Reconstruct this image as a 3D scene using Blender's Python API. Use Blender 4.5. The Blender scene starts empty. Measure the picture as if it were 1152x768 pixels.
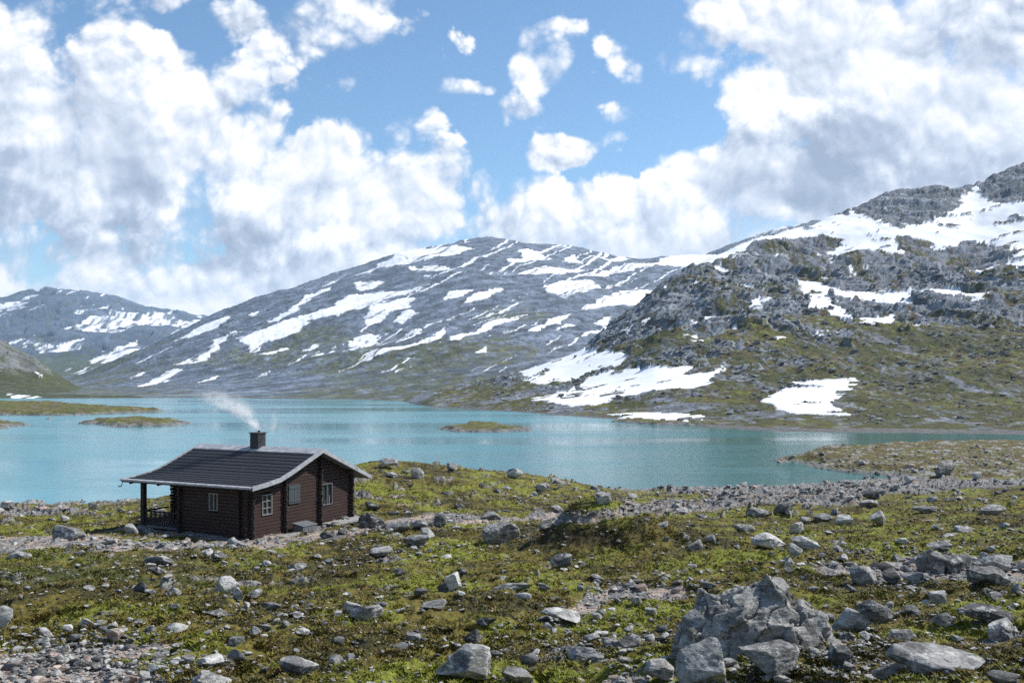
import bpy, bmesh, math, random
import numpy as np

# ------------------------------------------------------------------ camera, world, sun
F = 1120.0          # focal length in photo pixels (photo 1152 wide)
HY = 425.0          # row of the horizon
H = 15.0            # camera height over the lake (lake level z = 0)
scene = bpy.context.scene
COL = scene.collection
cam_d = bpy.data.cameras.new("camera"); cam = bpy.data.objects.new("camera", cam_d); COL.objects.link(cam)
cam.location = (0, 0, H); cam.rotation_euler = (math.radians(90), 0, 0)
cam_d.sensor_width = 36; cam_d.lens = 36 * F / 1152.0; cam_d.shift_y = (HY - 384) / 1152.0
cam_d.clip_start = 0.5; cam_d.clip_end = 60000
scene.camera = cam
SUN_EL, SUN_AZ = math.radians(46), math.radians(72)     # azimuth clockwise from +Y (view direction)
sd = bpy.data.lights.new("sun", 'SUN'); sun = bpy.data.objects.new("sun", sd); COL.objects.link(sun)
sd.energy = 4.8; sd.angle = math.radians(0.6); sd.color = (1.0, 0.95, 0.88)
sun.rotation_euler = (math.radians(90) - SUN_EL, 0, -SUN_AZ + math.pi)
from mathutils import Vector
_sv = Vector((math.sin(SUN_AZ) * math.cos(SUN_EL), math.cos(SUN_AZ) * math.cos(SUN_EL), math.sin(SUN_EL)))
sun.rotation_euler = _sv.to_track_quat('Z', 'Y').to_euler()
scene.view_settings.view_transform = 'Standard'; scene.view_settings.look = 'None'
scene.view_settings.gamma = 1; scene.view_settings.exposure = 0.40
scene.render.engine = 'CYCLES'
scene.cycles.max_bounces = 6; scene.cycles.diffuse_bounces = 2; scene.cycles.glossy_bounces = 3
scene.cycles.volume_bounces = 3; scene.cycles.transparent_max_bounces = 8
scene.cycles.use_denoising = False
HAZE_DENSITY = 5.5e-5

class NT:
    """small helper to write node maths"""
    def __init__(s, tree): s.t = tree
    def n(s, typ, **kw):
        nd = s.t.nodes.new(typ)
        for k, v in kw.items(): setattr(nd, k, v)
        return nd
    def put(s, sock, v):
        if isinstance(v, bpy.types.NodeSocket): s.t.links.new(v, sock)
        elif v is not None: sock.default_value = v
    def m(s, op, a, b=None, c=None, clamp=False):
        nd = s.n('ShaderNodeMath', operation=op); nd.use_clamp = clamp
        s.put(nd.inputs[0], a); s.put(nd.inputs[1], b); s.put(nd.inputs[2], c)
        return nd.outputs[0]
    def vm(s, op, a, b=None, out=0):
        nd = s.n('ShaderNodeVectorMath', operation=op); s.put(nd.inputs[0], a)
        if op == 'SCALE': s.put(nd.inputs[3], b)
        else: s.put(nd.inputs[1], b)
        return nd.outputs[out]
    def noise(s, vec, scale, detail=4, rough=.5, dist=0, out=0, **kw):
        nd = s.n('ShaderNodeTexNoise', **kw); s.put(nd.inputs['Vector'], vec)
        nd.inputs['Scale'].default_value = scale; nd.inputs['Detail'].default_value = detail
        nd.inputs['Roughness'].default_value = rough; nd.inputs['Distortion'].default_value = dist
        return nd.outputs[out]
    def ramp(s, f, a, b, lo=0., hi=1., smooth=True):
        nd = s.n('ShaderNodeMapRange', interpolation_type='SMOOTHSTEP' if smooth else 'LINEAR'); nd.clamp = True
        s.put(nd.inputs[0], f)
        for i, v in enumerate((a, b, lo, hi)): s.put(nd.inputs[i + 1], v)
        return nd.outputs[0]
    def mix(s, f, a, b, blend='MIX'):
        nd = s.n('ShaderNodeMix', data_type='RGBA', blend_type=blend)
        s.put(nd.inputs[0], f); s.put(nd.inputs[6], a); s.put(nd.inputs[7], b)
        return nd.outputs[2]
    def xyz(s, x, y, z=0.):
        nd = s.n('ShaderNodeCombineXYZ'); s.put(nd.inputs[0], x); s.put(nd.inputs[1], y); s.put(nd.inputs[2], z)
        return nd.outputs[0]

# ---- clouds: banks placed in the sky by direction, broken up with noise and shaded by how much cloud lies sunward
BANKS = [(100,160,225,120,1.05),(-20,50,110,80,1),(335,200,155,90,1),(445,232,115,60,.95),(40,300,220,46,.85),(290,318,210,34,.9),
         (530,255,120,36,.8),(960,50,230,105,1.15),(1090,135,240,140,1.1),(850,205,170,55,1),(740,240,150,40,.9),
         (1010,240,300,60,1),(620,276,220,32,.9),(1320,100,220,220,1),(-200,200,200,160,1),(525,34,44,22,.42),(340,45,110,32,.5),(575,128,34,20,.3),
         (636,178,42,22,.62),(508,98,44,13,.55),(705,124,44,15,.42),(640,30,40,26,.2),(462,135,40,20,.5),(165,6,100,18,.45),(595,-130,500,80,.7),(250,352,330,40,1),(60,365,200,40,.8),(700,290,250,46,1.05),(850,280,200,50,1.05),(420,310,180,40,1),(80,330,200,34,1),(420,20,60,26,.45),(240,20,50,24,.45),(380,98,30,14,.5),(610,80,26,18,.45),(735,165,50,16,.3),(430,60,60,34,.2)]
BASES = [(60,235,170,70,1),(240,262,170,42,1),(345,232,95,36,.8),(1010,175,220,62,1),(870,222,130,32,.9),(1090,60,100,50,.6),(50,140,90,40,.7),(190,150,60,26,.4),(-250,220,200,90,1),(1320,160,150,90,1)]
def bank_group(BANKS, name):
    g = bpy.data.node_groups.new(name, 'ShaderNodeTree')
    g.interface.new_socket("p", in_out='INPUT', socket_type='NodeSocketVector'); g.interface.new_socket("d", in_out='OUTPUT', socket_type='NodeSocketFloat')
    t = NT(g); gi = t.n('NodeGroupInput'); go = t.n('NodeGroupOutput'); M = None
    for bx, by, a, b, w in BANKS:
        q = t.vm('MULTIPLY', t.vm('SUBTRACT', gi.outputs[0], ((bx - 576) / F, (HY - by) / F, 0)), (F / a, F / b, 0))
        v = t.m('MULTIPLY_ADD', t.vm('DOT_PRODUCT', q, q, out=1), -.70 * w, w)
        M = v if M is None else t.m('SMOOTH_MAX', M, v, .25)
    t.put(go.inputs[0], t.m('MAXIMUM', M, -1.2))
    return g
def build_world():
    w = bpy.data.worlds.new("World"); scene.world = w; w.use_nodes = True
    t = NT(w.node_tree); w.node_tree.nodes.clear()
    sky = t.n('ShaderNodeTexSky', sky_type='NISHITA'); sky.sun_disc = False
    sky.sun_elevation = SUN_EL; sky.sun_rotation = SUN_AZ; sky.altitude = 900; sky.air_density = 1.0; sky.dust_density = .6; sky.ozone_density = 2.2
    tc = t.n('ShaderNodeTexCoord'); s = t.n('ShaderNodeSeparateXYZ'); t.put(s.inputs[0], tc.outputs['Generated'])
    y = t.m('MAXIMUM', t.m('ABSOLUTE', s.outputs[1]), .12)
    p = t.xyz(t.m('DIVIDE', s.outputs[0], y), t.m('DIVIDE', s.outputs[2], y))
    warp = t.vm('SCALE', t.vm('SUBTRACT', t.noise(p, 5.0, 3, .55, out=1), (.5, .5, .5)), .065)
    q = t.vm('ADD', p, warp); grp = bank_group(BANKS, 'cloud_banks'); grb = bank_group(BASES, 'cloud_bases')
    def M(off):
        gn = t.n('ShaderNodeGroup'); gn.node_tree = grp; t.put(gn.inputs[0], t.vm('ADD', q, off) if off else q); return gn.outputs[0]
    def N(off, det):
        v = t.vm('ADD', p, off) if off else p
        n1 = t.noise(v, 6.0, det + 1, .58); vo = t.n('ShaderNodeTexVoronoi', feature='F1'); vo.inputs['Scale'].default_value = 13
        vo.inputs['Detail'].default_value = min(4, det // 2); vo.inputs['Roughness'].default_value = .5
        t.put(vo.inputs['Vector'], t.vm('ADD', v, warp))
        return t.m('MULTIPLY_ADD', t.m('SUBTRACT', n1, .5), 2.0, t.m('MULTIPLY', t.m('SUBTRACT', .40, vo.outputs['Distance']), 1.5))
    M0 = M(None); M3 = M((-.015, .10, 0)); N0 = N(None, 8); N1 = N((.006, .0095, 0), 8); N2 = N((.035, .055, 0), 3)
    d0 = t.m('ADD', t.m('ADD', M0, N0), .82)
    soft = t.noise(p, 9, 2, .5)
    alpha = t.ramp(d0, -.06, t.ramp(soft, .38, .62, .14, .75, False))
    fine = t.m('SUBTRACT', N0, N1); broad = t.m('SUBTRACT', N0, N2)
    thick0 = t.ramp(M0, .4, 1.2)
    lit = t.m('MULTIPLY_ADD', t.m('MULTIPLY', fine, t.ramp(thick0, .0, 1.0, 1.05, .45)), 1.0, t.m('MULTIPLY_ADD', broad, .20, .86))
    thick = t.m('MULTIPLY', t.ramp(t.m('MULTIPLY_ADD', N2, .55, M3), .15, 1.25), t.ramp(d0, .0, 1.0, .25, 1))
    gb = t.n('ShaderNodeGroup'); gb.node_tree = grb; t.put(gb.inputs[0], t.vm('ADD', q, t.vm('SCALE', warp, .6)))
    base = t.ramp(t.m('MULTIPLY_ADD', N2, .35, gb.outputs[0]), .1, .95)
    lit = t.m('SUBTRACT', lit, t.m('MULTIPLY_ADD', thick, .20, t.m('MULTIPLY', base, .44)), clamp=True)
    cc = t.n('ShaderNodeValToRGB'); t.put(cc.inputs[0], lit)
    e = cc.color_ramp.elements
    e[0].position = .0; e[0].color = (.33, .40, .53, 1); e[1].position = 1.0; e[1].color = (1, 1, 1, 1)
    x = e.new(.35); x.color = (.45, .52, .65, 1); x = e.new(.7); x.color = (.70, .76, .87, 1)
    cloud = t.vm('SCALE', cc.outputs[0], CLOUD_GAIN)
    col = t.mix(t.m('MULTIPLY', alpha, .98), t.vm('MULTIPLY', sky.outputs[0], (.80, .95, 1.0)), cloud)
    bg = t.n('ShaderNodeBackground'); t.put(bg.inputs[0], col); bg.inputs[1].default_value = .12
    o = t.n('ShaderNodeOutputWorld'); t.put(o.inputs[0], bg.outputs[0])
    w.cycles.sampling_method = 'MANUAL'; w.cycles.sample_map_resolution = 512
CLOUD_GAIN = 7.2
build_world()

# ------------------------------------------------------------------ noise in numpy
rng = np.random.default_rng(7)
_ang = rng.random(1024) * 2 * np.pi; _G2 = np.stack([np.cos(_ang), np.sin(_ang)], 1).astype(np.float32)
_g3 = rng.normal(size=(1024, 3)); _G3 = (_g3 / np.linalg.norm(_g3, axis=1)[:, None]).astype(np.float32)
def _h(ix, iy, iz=0, seed=0):
    h = (ix.astype(np.int64) * 374761393 + iy.astype(np.int64) * 668265263 + np.int64(seed) * 974634777 + (np.asarray(iz).astype(np.int64)) * 2147483647) & 0xffffffff
    h = ((h ^ (h >> 13)) * 1274126177) & 0xffffffff
    return (h ^ (h >> 16))
def perlin(x, y, seed=0):
    ix = np.floor(x); iy = np.floor(y); fx = (x - ix).astype(np.float32); fy = (y - iy).astype(np.float32)
    ux = fx * fx * fx * (fx * (fx * 6 - 15) + 10); uy = fy * fy * fy * (fy * (fy * 6 - 15) + 10)
    def c(a, b):
        g = _G2[_h(ix + a, iy + b, 0, seed) & 1023]
        return g[..., 0] * (fx - a) + g[..., 1] * (fy - b)
    a = c(0, 0); a = a + ux * (c(1, 0) - a); b = c(0, 1); b = b + ux * (c(1, 1) - b)
    return (a + uy * (b - a)) * 1.5
def fbm(x, y, oct=5, seed=0, gain=.5, lac=2.03, ridged=False):
    s = 0; amp = 1; tot = 0
    for i in range(oct):
        n = perlin(x, y, seed + i * 17)
        if ridged: n = 1 - 2 * np.abs(n)
        s = s + amp * n; tot += amp; amp *= gain; x = x * lac + 3.7; y = y * lac + 1.3
    return s / tot
def perlin3(p, seed=0):
    i = np.floor(p); f = p - i; u = f * f * (3 - 2 * f); r = 0
    for a in (0, 1):
        for b in (0, 1):
            for c in (0, 1):
                g = _G3[_h(i[:, 0] + a, i[:, 1] + b, i[:, 2] + c, seed) & 1023]
                d = (g * (f - np.array([a, b, c]))).sum(1)
                r = r + d * (u[:, 0] if a else 1 - u[:, 0]) * (u[:, 1] if b else 1 - u[:, 1]) * (u[:, 2] if c else 1 - u[:, 2])
    return r * 1.5
def fbm3(p, oct=4, seed=0, gain=.5):
    s = 0; amp = 1; tot = 0
    for k in range(oct):
        s = s + amp * perlin3(p, seed + 31 * k); tot += amp; amp *= gain; p = p * 2.03 + 5.1
    return s / tot
def blocks(x, y, seed, tilt=.8):
    """broken-slab relief: each cell a tilted flat top; returns height -.5..1, edge distance, cell random"""
    ix = np.floor(x); iy = np.floor(y)
    f1 = np.full(x.shape, 9., np.float32); f2 = f1.copy(); hh = np.zeros(x.shape, np.float32); rr = hh.copy()
    for a in (-1, 0, 1):
        for b in (-1, 0, 1):
            h = _h(ix + a, iy + b, 0, seed)
            px = ix + a + (h & 255) / 255.; py = iy + b + ((h >> 8) & 255) / 255.
            dx = x - px; dy = y - py; d = np.sqrt(dx * dx + dy * dy).astype(np.float32)
            r = ((h >> 16) & 255) / 255.; th = ((h >> 5) & 255) / 255. * 6.283
            hv = (r - .3 + tilt * (dx * np.cos(th) + dy * np.sin(th))).astype(np.float32)
            near = d < f1
            f2 = np.where(near, f1, np.minimum(f2, d)); hh = np.where(near, hv, hh); rr = np.where(near, r, rr); f1 = np.where(near, d, f1)
    return hh, f2 - f1, rr
def sstep(x, a, b):
    t = np.clip((x - a) / (b - a), 0, 1); return t * t * (3 - 2 * t)
def lerp(a, b, t): return a + (b - a) * t
def cmix(a, b, t): return a + (np.asarray(b) - a) * t[..., None]

# ------------------------------------------------------------------ object helpers
def tag(o, label=None, cat=None, group=None, kind=None):
    if label: o['label'] = label
    if cat: o['category'] = cat
    if group: o['group'] = group
    if kind: o['kind'] = kind
    return o
def link(name, me, mat=None, parent=None):
    o = bpy.data.objects.new(name, me); COL.objects.link(o)
    if mat is not None: me.materials.append(mat)
    if parent is not None: o.parent = parent
    return o
def np_mesh(name, V, Fc, col=None, smooth=True):
    """V (n,3), Fc (m,k) with k = 3 or 4"""
    me = bpy.data.meshes.new(name); n = len(V); m, k = Fc.shape
    me.vertices.add(n); me.vertices.foreach_set('co', np.ascontiguousarray(V, dtype=np.float32).ravel())
    me.loops.add(m * k); me.loops.foreach_set('vertex_index', np.ascontiguousarray(Fc, dtype=np.int32).ravel())
    me.polygons.add(m); me.polygons.foreach_set('loop_start', np.arange(0, m * k, k, dtype=np.int32))
    if smooth: me.polygons.foreach_set('use_smooth', np.ones(m, dtype=bool))
    me.update(calc_edges=True)
    if not smooth: me.polygons.foreach_set('use_smooth', np.zeros(m, dtype=bool))
    if col is not None:
        a = me.attributes.new('col', 'FLOAT_COLOR', 'POINT')
        c = np.ones((n, 4), np.float32); c[:, :3] = col
        a.data.foreach_set('color', c.ravel())
    return me
class MB:
    """collects boxes, prisms and bars, builds them as ONE mesh"""
    def __init__(s): s.v = []; s.f = []
    def add(s, vs, fs):
        o = len(s.v); s.v += [tuple(v) for v in vs]; s.f += [tuple(i + o for i in f) for f in fs]; return s
    def box(s, a, b):
        (x0, y0, z0), (x1, y1, z1) = a, b
        v = [(x0,y0,z0),(x1,y0,z0),(x1,y1,z0),(x0,y1,z0),(x0,y0,z1),(x1,y0,z1),(x1,y1,z1),(x0,y1,z1)]
        return s.add(v, [(0,3,2,1),(4,5,6,7),(0,1,5,4),(1,2,6,5),(2,3,7,6),(3,0,4,7)])
    def hexa(s, v):   # 8 points, same order as box
        return s.add(v, [(0,3,2,1),(4,5,6,7),(0,1,5,4),(1,2,6,5),(2,3,7,6),(3,0,4,7)])
    def extr(s, prof, a, b, f):
        """profile points (p,q) swept from a to b; f(p,q,r) -> xyz"""
        n = len(prof); v = [f(p, q, a) for p, q in prof] + [f(p, q, b) for p, q in prof]
        fs = [tuple(range(n))[::-1], tuple(range(n, 2 * n))] + [(i, (i + 1) % n, (i + 1) % n + n, i + n) for i in range(n)]
        return s.add(v, fs)
    def build(s, name, mat, parent=None, bevel=0):
        bm = bmesh.new(); vs = [bm.verts.new(v) for v in s.v]
        for f in s.f:
            try: bm.faces.new([vs[i] for i in f])
            except ValueError: pass
        bmesh.ops.recalc_face_normals(bm, faces=bm.faces)
        if bevel: bmesh.ops.bevel(bm, geom=list(bm.edges), offset=bevel, segments=1, affect='EDGES', clamp_overlap=True)
        me = bpy.data.meshes.new(name); bm.to_mesh(me); bm.free()
        return link(name, me, mat, parent)

# ------------------------------------------------------------------ materials
def new_mat(name):
    m = bpy.data.materials.new(name); m.use_nodes = True; nt = NT(m.node_tree)
    return m, nt, m.node_tree.nodes['Principled BSDF']
def terrain_mat(name, scales, bumpd, rough=.95, contrast=.5):
    """albedo from the mesh's own 'col' attribute, broken up by fine world-space noise, with bump"""
    m, t, b = new_mat(name); geo = t.n('ShaderNodeNewGeometry'); pos = geo.outputs['Position']
    at = t.n('ShaderNodeAttribute', attribute_name='col')
    n1 = t.noise(pos, scales[0], 5, .62); n2 = t.noise(pos, scales[1], 4, .6)
    k = t.m('MULTIPLY', t.ramp(n1, .25, .75, 1 - contrast, 1 + contrast, False), t.ramp(n2, .25, .75, 1 - contrast * .6, 1 + contrast * .6, False))
    sp = t.n('ShaderNodeSeparateXYZ'); t.put(sp.inputs[0], at.outputs['Color']); sno = t.ramp(sp.outputs[0], .45, .7)
    k = t.m('ADD', t.m('MULTIPLY', k, t.m('SUBTRACT', 1.0, t.m('MULTIPLY', sno, .88))), t.m('MULTIPLY', sno, .88))
    t.put(b.inputs['Base Color'], t.vm('SCALE', at.outputs['Color'], k)); b.inputs['Roughness'].default_value = rough
    b.inputs['Specular IOR Level'].default_value = .25
    bp = t.n('ShaderNodeBump'); bp.inputs['Strength'].default_value = .9; bp.inputs['Distance'].default_value = bumpd
    t.put(bp.inputs['Strength'], t.ramp(sno, 0, 1, .9, .12)); t.put(bp.inputs['Height'], t.m('MULTIPLY_ADD', n2, .6, n1)); t.put(b.inputs['Normal'], bp.outputs[0])
    return m
M_ground = terrain_mat("heath_ground", (7, 27), .07, contrast=.7)
M_hill = terrain_mat("hillside_rock_and_grass", (.45, 1.3), 1.0, contrast=.62)
M_mount = terrain_mat("mountain_rock_and_snow", (.07, .25), 3.2, contrast=.5)
M_far = terrain_mat("far_mountain_rock", (.02, .08), 8, contrast=.2)

def rock_mat(name, attr=False, dark=0.):
    m, t, b = new_mat(name)
    if attr:
        co = t.n('ShaderNodeNewGeometry').outputs['Position']; base = t.n('ShaderNodeAttribute', attribute_name='col').outputs['Color']
    else:
        tc = t.n('ShaderNodeTexCoord'); oi = t.n('ShaderNodeObjectInfo')
        co = t.vm('ADD', t.n('ShaderNodeNewGeometry').outputs['Position'], t.vm('SCALE', t.xyz(oi.outputs['Random'], oi.outputs['Random'], oi.outputs['Random']), 37.0))
        r = t.ramp(oi.outputs['Random'], 0, 1, .75, 1.3, False)
        base = t.vm('SCALE', oi.outputs['Color'], r)
    mp = t.n('ShaderNodeMapping'); t.put(mp.inputs[0], co); mp.inputs['Rotation'].default_value = (.5, .6, .3); mp.inputs['Scale'].default_value = (1, 1, 3.2)
    st = t.noise(mp.outputs[0], 2.6, 8, .68, .6)
    bl = t.noise(co, 3.1, 7, .7); sp = t.noise(co, 26, 4, .7)
    k = t.m('MULTIPLY', t.ramp(st, .34, .62, .38, 1.3), t.ramp(sp, .3, .7, .72, 1.28))
    c = t.vm('SCALE', base, k)
    c = t.mix(t.m('MULTIPLY', t.ramp(bl, .55, .60), .75), c, (.52, .515, .48, 1))          # pale lichen crust
    c = t.mix(t.m('MULTIPLY', t.ramp(bl, .44, .36), .72), c, (.045, .045, .042, 1))       # black lichen
    gl = t.noise(co, 5.3, 5, .65)
    c = t.mix(t.m('MULTIPLY', t.ramp(gl, .61, .68), .5), c, (.16, .17, .06, 1))
    t.put(b.inputs['Base Color'], c); b.inputs['Roughness'].default_value = .85; b.inputs['Specular IOR Level'].default_value = .35
    bp = t.n('ShaderNodeBump'); bp.inputs['Strength'].default_value = .8; bp.inputs['Distance'].default_value = .06
    t.put(bp.inputs['Height'], t.m('ADD', t.m('MULTIPLY', st, 1.5), t.m('MULTIPLY_ADD', sp, .25, bl))); t.put(b.inputs['Normal'], bp.outputs[0])
    return m
M_rock = rock_mat("grey_gneiss"); M_stones = rock_mat("loose_stone", True)

def flat_mat(name, c, rough=.7, metal=0., nscale=8., amt=.25, stretch=(1, 1, 1), bump=.01, spec=.4):
    m, t, b = new_mat(name); tc = t.n('ShaderNodeTexCoord')
    mp = t.n('ShaderNodeMapping'); t.put(mp.inputs[0], tc.outputs['Object']); mp.inputs['Scale'].default_value = stretch
    n = t.noise(mp.outputs[0], nscale, 6, .65)
    t.put(b.inputs['Base Color'], t.vm('SCALE', (c[0], c[1], c[2]), t.ramp(n, .25, .75, 1 - amt, 1 + amt, False)))
    b.inputs['Roughness'].default_value = rough; b.inputs['Metallic'].default_value = metal; b.inputs['Specular IOR Level'].default_value = spec
    if bump:
        bp = t.n('ShaderNodeBump'); bp.inputs['Strength'].default_value = .6; bp.inputs['Distance'].default_value = bump
        t.put(bp.inputs['Height'], n); t.put(b.inputs['Normal'], bp.outputs[0])
    return m

# ------------------------------------------------------------------ terrain
def table(cols, us, smooth=12):
    """cols: {px: [(Y, row-or-('z',z)), ...]} all with equal knot counts -> Yk, Zk per column"""
    xs = sorted(cols); K = len(cols[xs[0]])
    Y = np.array([[k[0] for k in cols[x]] for x in xs], float)
    Z = np.array([[(k[1][1] if isinstance(k[1], tuple) else -(k[1] - HY) / F * k[0]) for k in cols[x]] for x in xs], float)
    px = us * F + 576
    Yk = np.stack([np.interp(px, xs, Y[:, k]) for k in range(K)], 1); Zk = np.stack([np.interp(px, xs, Z[:, k]) for k in range(K)], 1)
    w = np.hanning(smooth * 2 + 3)[1:-1]; w /= w.sum(); r = len(w) // 2
    sm = lambda A: np.stack([np.convolve(np.pad(A[:, k], r, mode='edge'), w, 'valid') for k in range(K)], 1)
    return sm(Yk), sm(Zk)
def surf(cols, us, Ys, smooth=12, rs=9):
    Yk, Zk = table(cols, us, smooth); Z = np.empty((len(Ys), len(us)))
    for j in range(len(us)): Z[:, j] = np.interp(Ys, Yk[j], Zk[j])
    w = np.hanning(rs * 2 + 3)[1:-1]; w /= w.sum(); P = np.pad(Z, ((rs, rs), (0, 0)), mode='edge'); out = 0
    for i, wi in enumerate(w): out = out + wi * P[i:i + len(Ys)]
    return out                                     # relative to camera height
def u_grid(p0, p1, step): return (np.arange(p0, p1 + step, step) - 576) / F
def grid_mesh(name, X, Y, Z, col):
    nr, nc = X.shape; V = np.stack([X, Y, Z], -1).reshape(-1, 3)
    i = (np.arange(nr - 1)[:, None] * nc + np.arange(nc - 1)[None]).ravel()
    Fc = np.stack([i, i + 1, i + nc + 1, i + nc], 1)
    return np_mesh(name, V, Fc, col.reshape(-1, 3))
def inpoly(x, y, poly):
    r = np.zeros(x.shape, bool); n = len(poly)
    for i in range(n):
        (x0, y0), (x1, y1) = poly[i], poly[(i + 1) % n]
        if y0 == y1: continue
        c = ((y0 > y) != (y1 > y)) & (x < (x1 - x0) * (y - y0) / (y1 - y0) + x0)
        r ^= c
    return r
def sdpoly(x, y, poly):
    """signed distance, positive inside"""
    d = np.full(x.shape, 1e9); n = len(poly)
    for i in range(n):
        (x0, y0), (x1, y1) = poly[i], poly[(i + 1) % n]
        ex, ey = x1 - x0, y1 - y0; t = np.clip(((x - x0) * ex + (y - y0) * ey) / (ex * ex + ey * ey + 1e-9), 0, 1)
        d = np.minimum(d, np.hypot(x - x0 - t * ex, y - y0 - t * ey))
    return np.where(inpoly(x, y, poly), d, -d)
def lake_pt(px, py, z=0.): Y = (H - z) * F / (py - HY); return ((px - 576) / F * Y, Y)

ROCKC = np.array([.165, .175, .19]); GRASS = np.array([.085, .095, .018]); OLIVE = np.array([.118, .098, .021])
BROWN = np.array([.075, .045, .02]); GRAVEL = np.array([.34, .27, .22]); SNOW = np.array([.80, .815, .84]); DARKM = np.array([.035, .035, .014])

# --- foreground ground ------------------------------------------------
CAB = np.array([-12.49, 47.4]); CABZ = H - 7.6; CA = math.atan2(-.47, .882)
def cab_local(X, Y):
    dx = X - CAB[0]; dy = Y - CAB[1]
    return dx * .8825 - dy * .4703, dx * .4703 + dy * .8825
near_cols = {
 -260: [(5,('z',-2.6)),(14,755),(28,650),(48,600),(62,590),(80,575),(100,565),(116,565),(140,('z',-17)),(260,('z',-24))],
 0:    [(5,('z',-2.6)),(14,768),(28,656),(48,607),(62,592),(80,580),(100,572),(116,570.5),(135,('z',-17)),(260,('z',-24))],
 130:  [(5,('z',-2.6)),(14,768),(28,656),(46,607),(60,590),(80,578),(98,571),(114,569),(135,('z',-17)),(260,('z',-24))],
 240:  [(5,('z',-2.6)),(14,770),(28,660),(46,610),(60,566),(78,556),(92,552),(112,('z',-13)),(135,('z',-17)),(260,('z',-24))],
 330:  [(5,('z',-2.6)),(14,772),(28,664),(46,611),(60,569),(75,548),(88,535),(112,('z',-12)),(138,('z',-17)),(260,('z',-24))],
 410:  [(5,('z',-2.6)),(14,774),(28,664),(46,609),(60,570),(75,541),(90,519),(114,('z',-11)),(140,('z',-17)),(260,('z',-24))],
 480:  [(5,('z',-2.6)),(14,776),(28,664),(46,608),(60,573),(75,545),(90,521),(114,('z',-11)),(142,('z',-17)),(260,('z',-24))],
 560:  [(5,('z',-2.6)),(14,780),(28,668),(46,606),(62,575),(78,549),(96,530),(116,('z',-11.5)),(142,('z',-17)),(260,('z',-24))],
 640:  [(5,('z',-2.6)),(14,782),(28,668),(46,607),(64,580),(85,559),(108,542),(122,('z',-13.6)),(145,('z',-17)),(260,('z',-24))],
 720:  [(5,('z',-2.6)),(14,784),(28,668),(46,610),(66,583),(88,567),(110,558),(127,553),(148,('z',-17)),(260,('z',-24))],
 900:  [(5,('z',-2.6)),(13,784),(26,670),(46,608),(66,580),(88,565),(112,554),(133,549),(152,('z',-16.5)),(260,('z',-24))],
 1040: [(5,('z',-2.6)),(13,780),(26,668),(46,605),(66,576),(90,559),(118,547),(141,541),(160,('z',-15.6)),(260,('z',-24))],
 1152: [(5,('z',-2.6)),(13,776),(26,664),(46,600),(66,572),(92,554),(122,541),(150,533),(175,('z',-15.2)),(260,('z',-18))],
 1420: [(5,('z',-2.6)),(13,770),(26,655),(46,590),(66,562),(92,546),(122,534),(150,526),(175,('z',-14)),(260,('z',-18))],
}
NU = np.concatenate([u_grid(-240, -10, 5), u_grid(-6, 1158, 1.15), u_grid(1163, 1420, 5)])
NY = np.exp(np.concatenate([np.linspace(math.log(5), math.log(12), 60)[:-1], np.linspace(math.log(12), math.log(280), 860)]))
def bump(X, Y, px, py_Y, rx, ry, h):
    x0 = (px - 576) / F * py_Y
    r = ((X - x0) / rx) ** 2 + ((Y - py_Y) / ry) ** 2
    return h * np.exp(-r)
PATH = [[(-40,616,13),(60,614,13),(180,618,9),(300,614,9),(400,598,6),(470,588,6),(560,586,6),(660,580,6),(760,572,7),(850,566,6),(960,562,5)],
        [(-30,760,40),(60,748,32),(130,758,22),(190,778,14)], [(620,700,5),(700,668,7),(760,672,6)],[(930,650,8),(1030,640,13),(1160,645,14)],
        [(760,552,6),(900,553,7),(1152,545,5)],[(0,578,3),(90,579,3)],[(880,745,8),(1000,735,8),(1160,720,6)]]
def pathmask(px, py, warp):
    m = np.zeros(px.shape)
    for line in PATH:
        for (x0, y0, w0), (x1, y1, w1) in zip(line[:-1], line[1:]):
            ex, ey = (x1 - x0) * .45, y1 - y0; t = np.clip(((px - x0) * .45 * ex + (py - y0) * ey) / (ex * ex + ey * ey), 0, 1)
            d = np.hypot((px - x0) * .45 - t * ex, py - y0 - t * ey) / (w0 + (w1 - w0) * t)
            m = np.maximum(m, 1 - sstep(d + warp, .5, 1.25))
    return m
PENIN = [lake_pt(*p) for p in [(868,517),(900,524),(960,532),(1010,538),(1060,545),(1150,549),(1400,552),(1500,520),(1300,499),(1152,499.5),(1080,499.5),(1000,501),(935,504),(900,508),(885,513)]]
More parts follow.
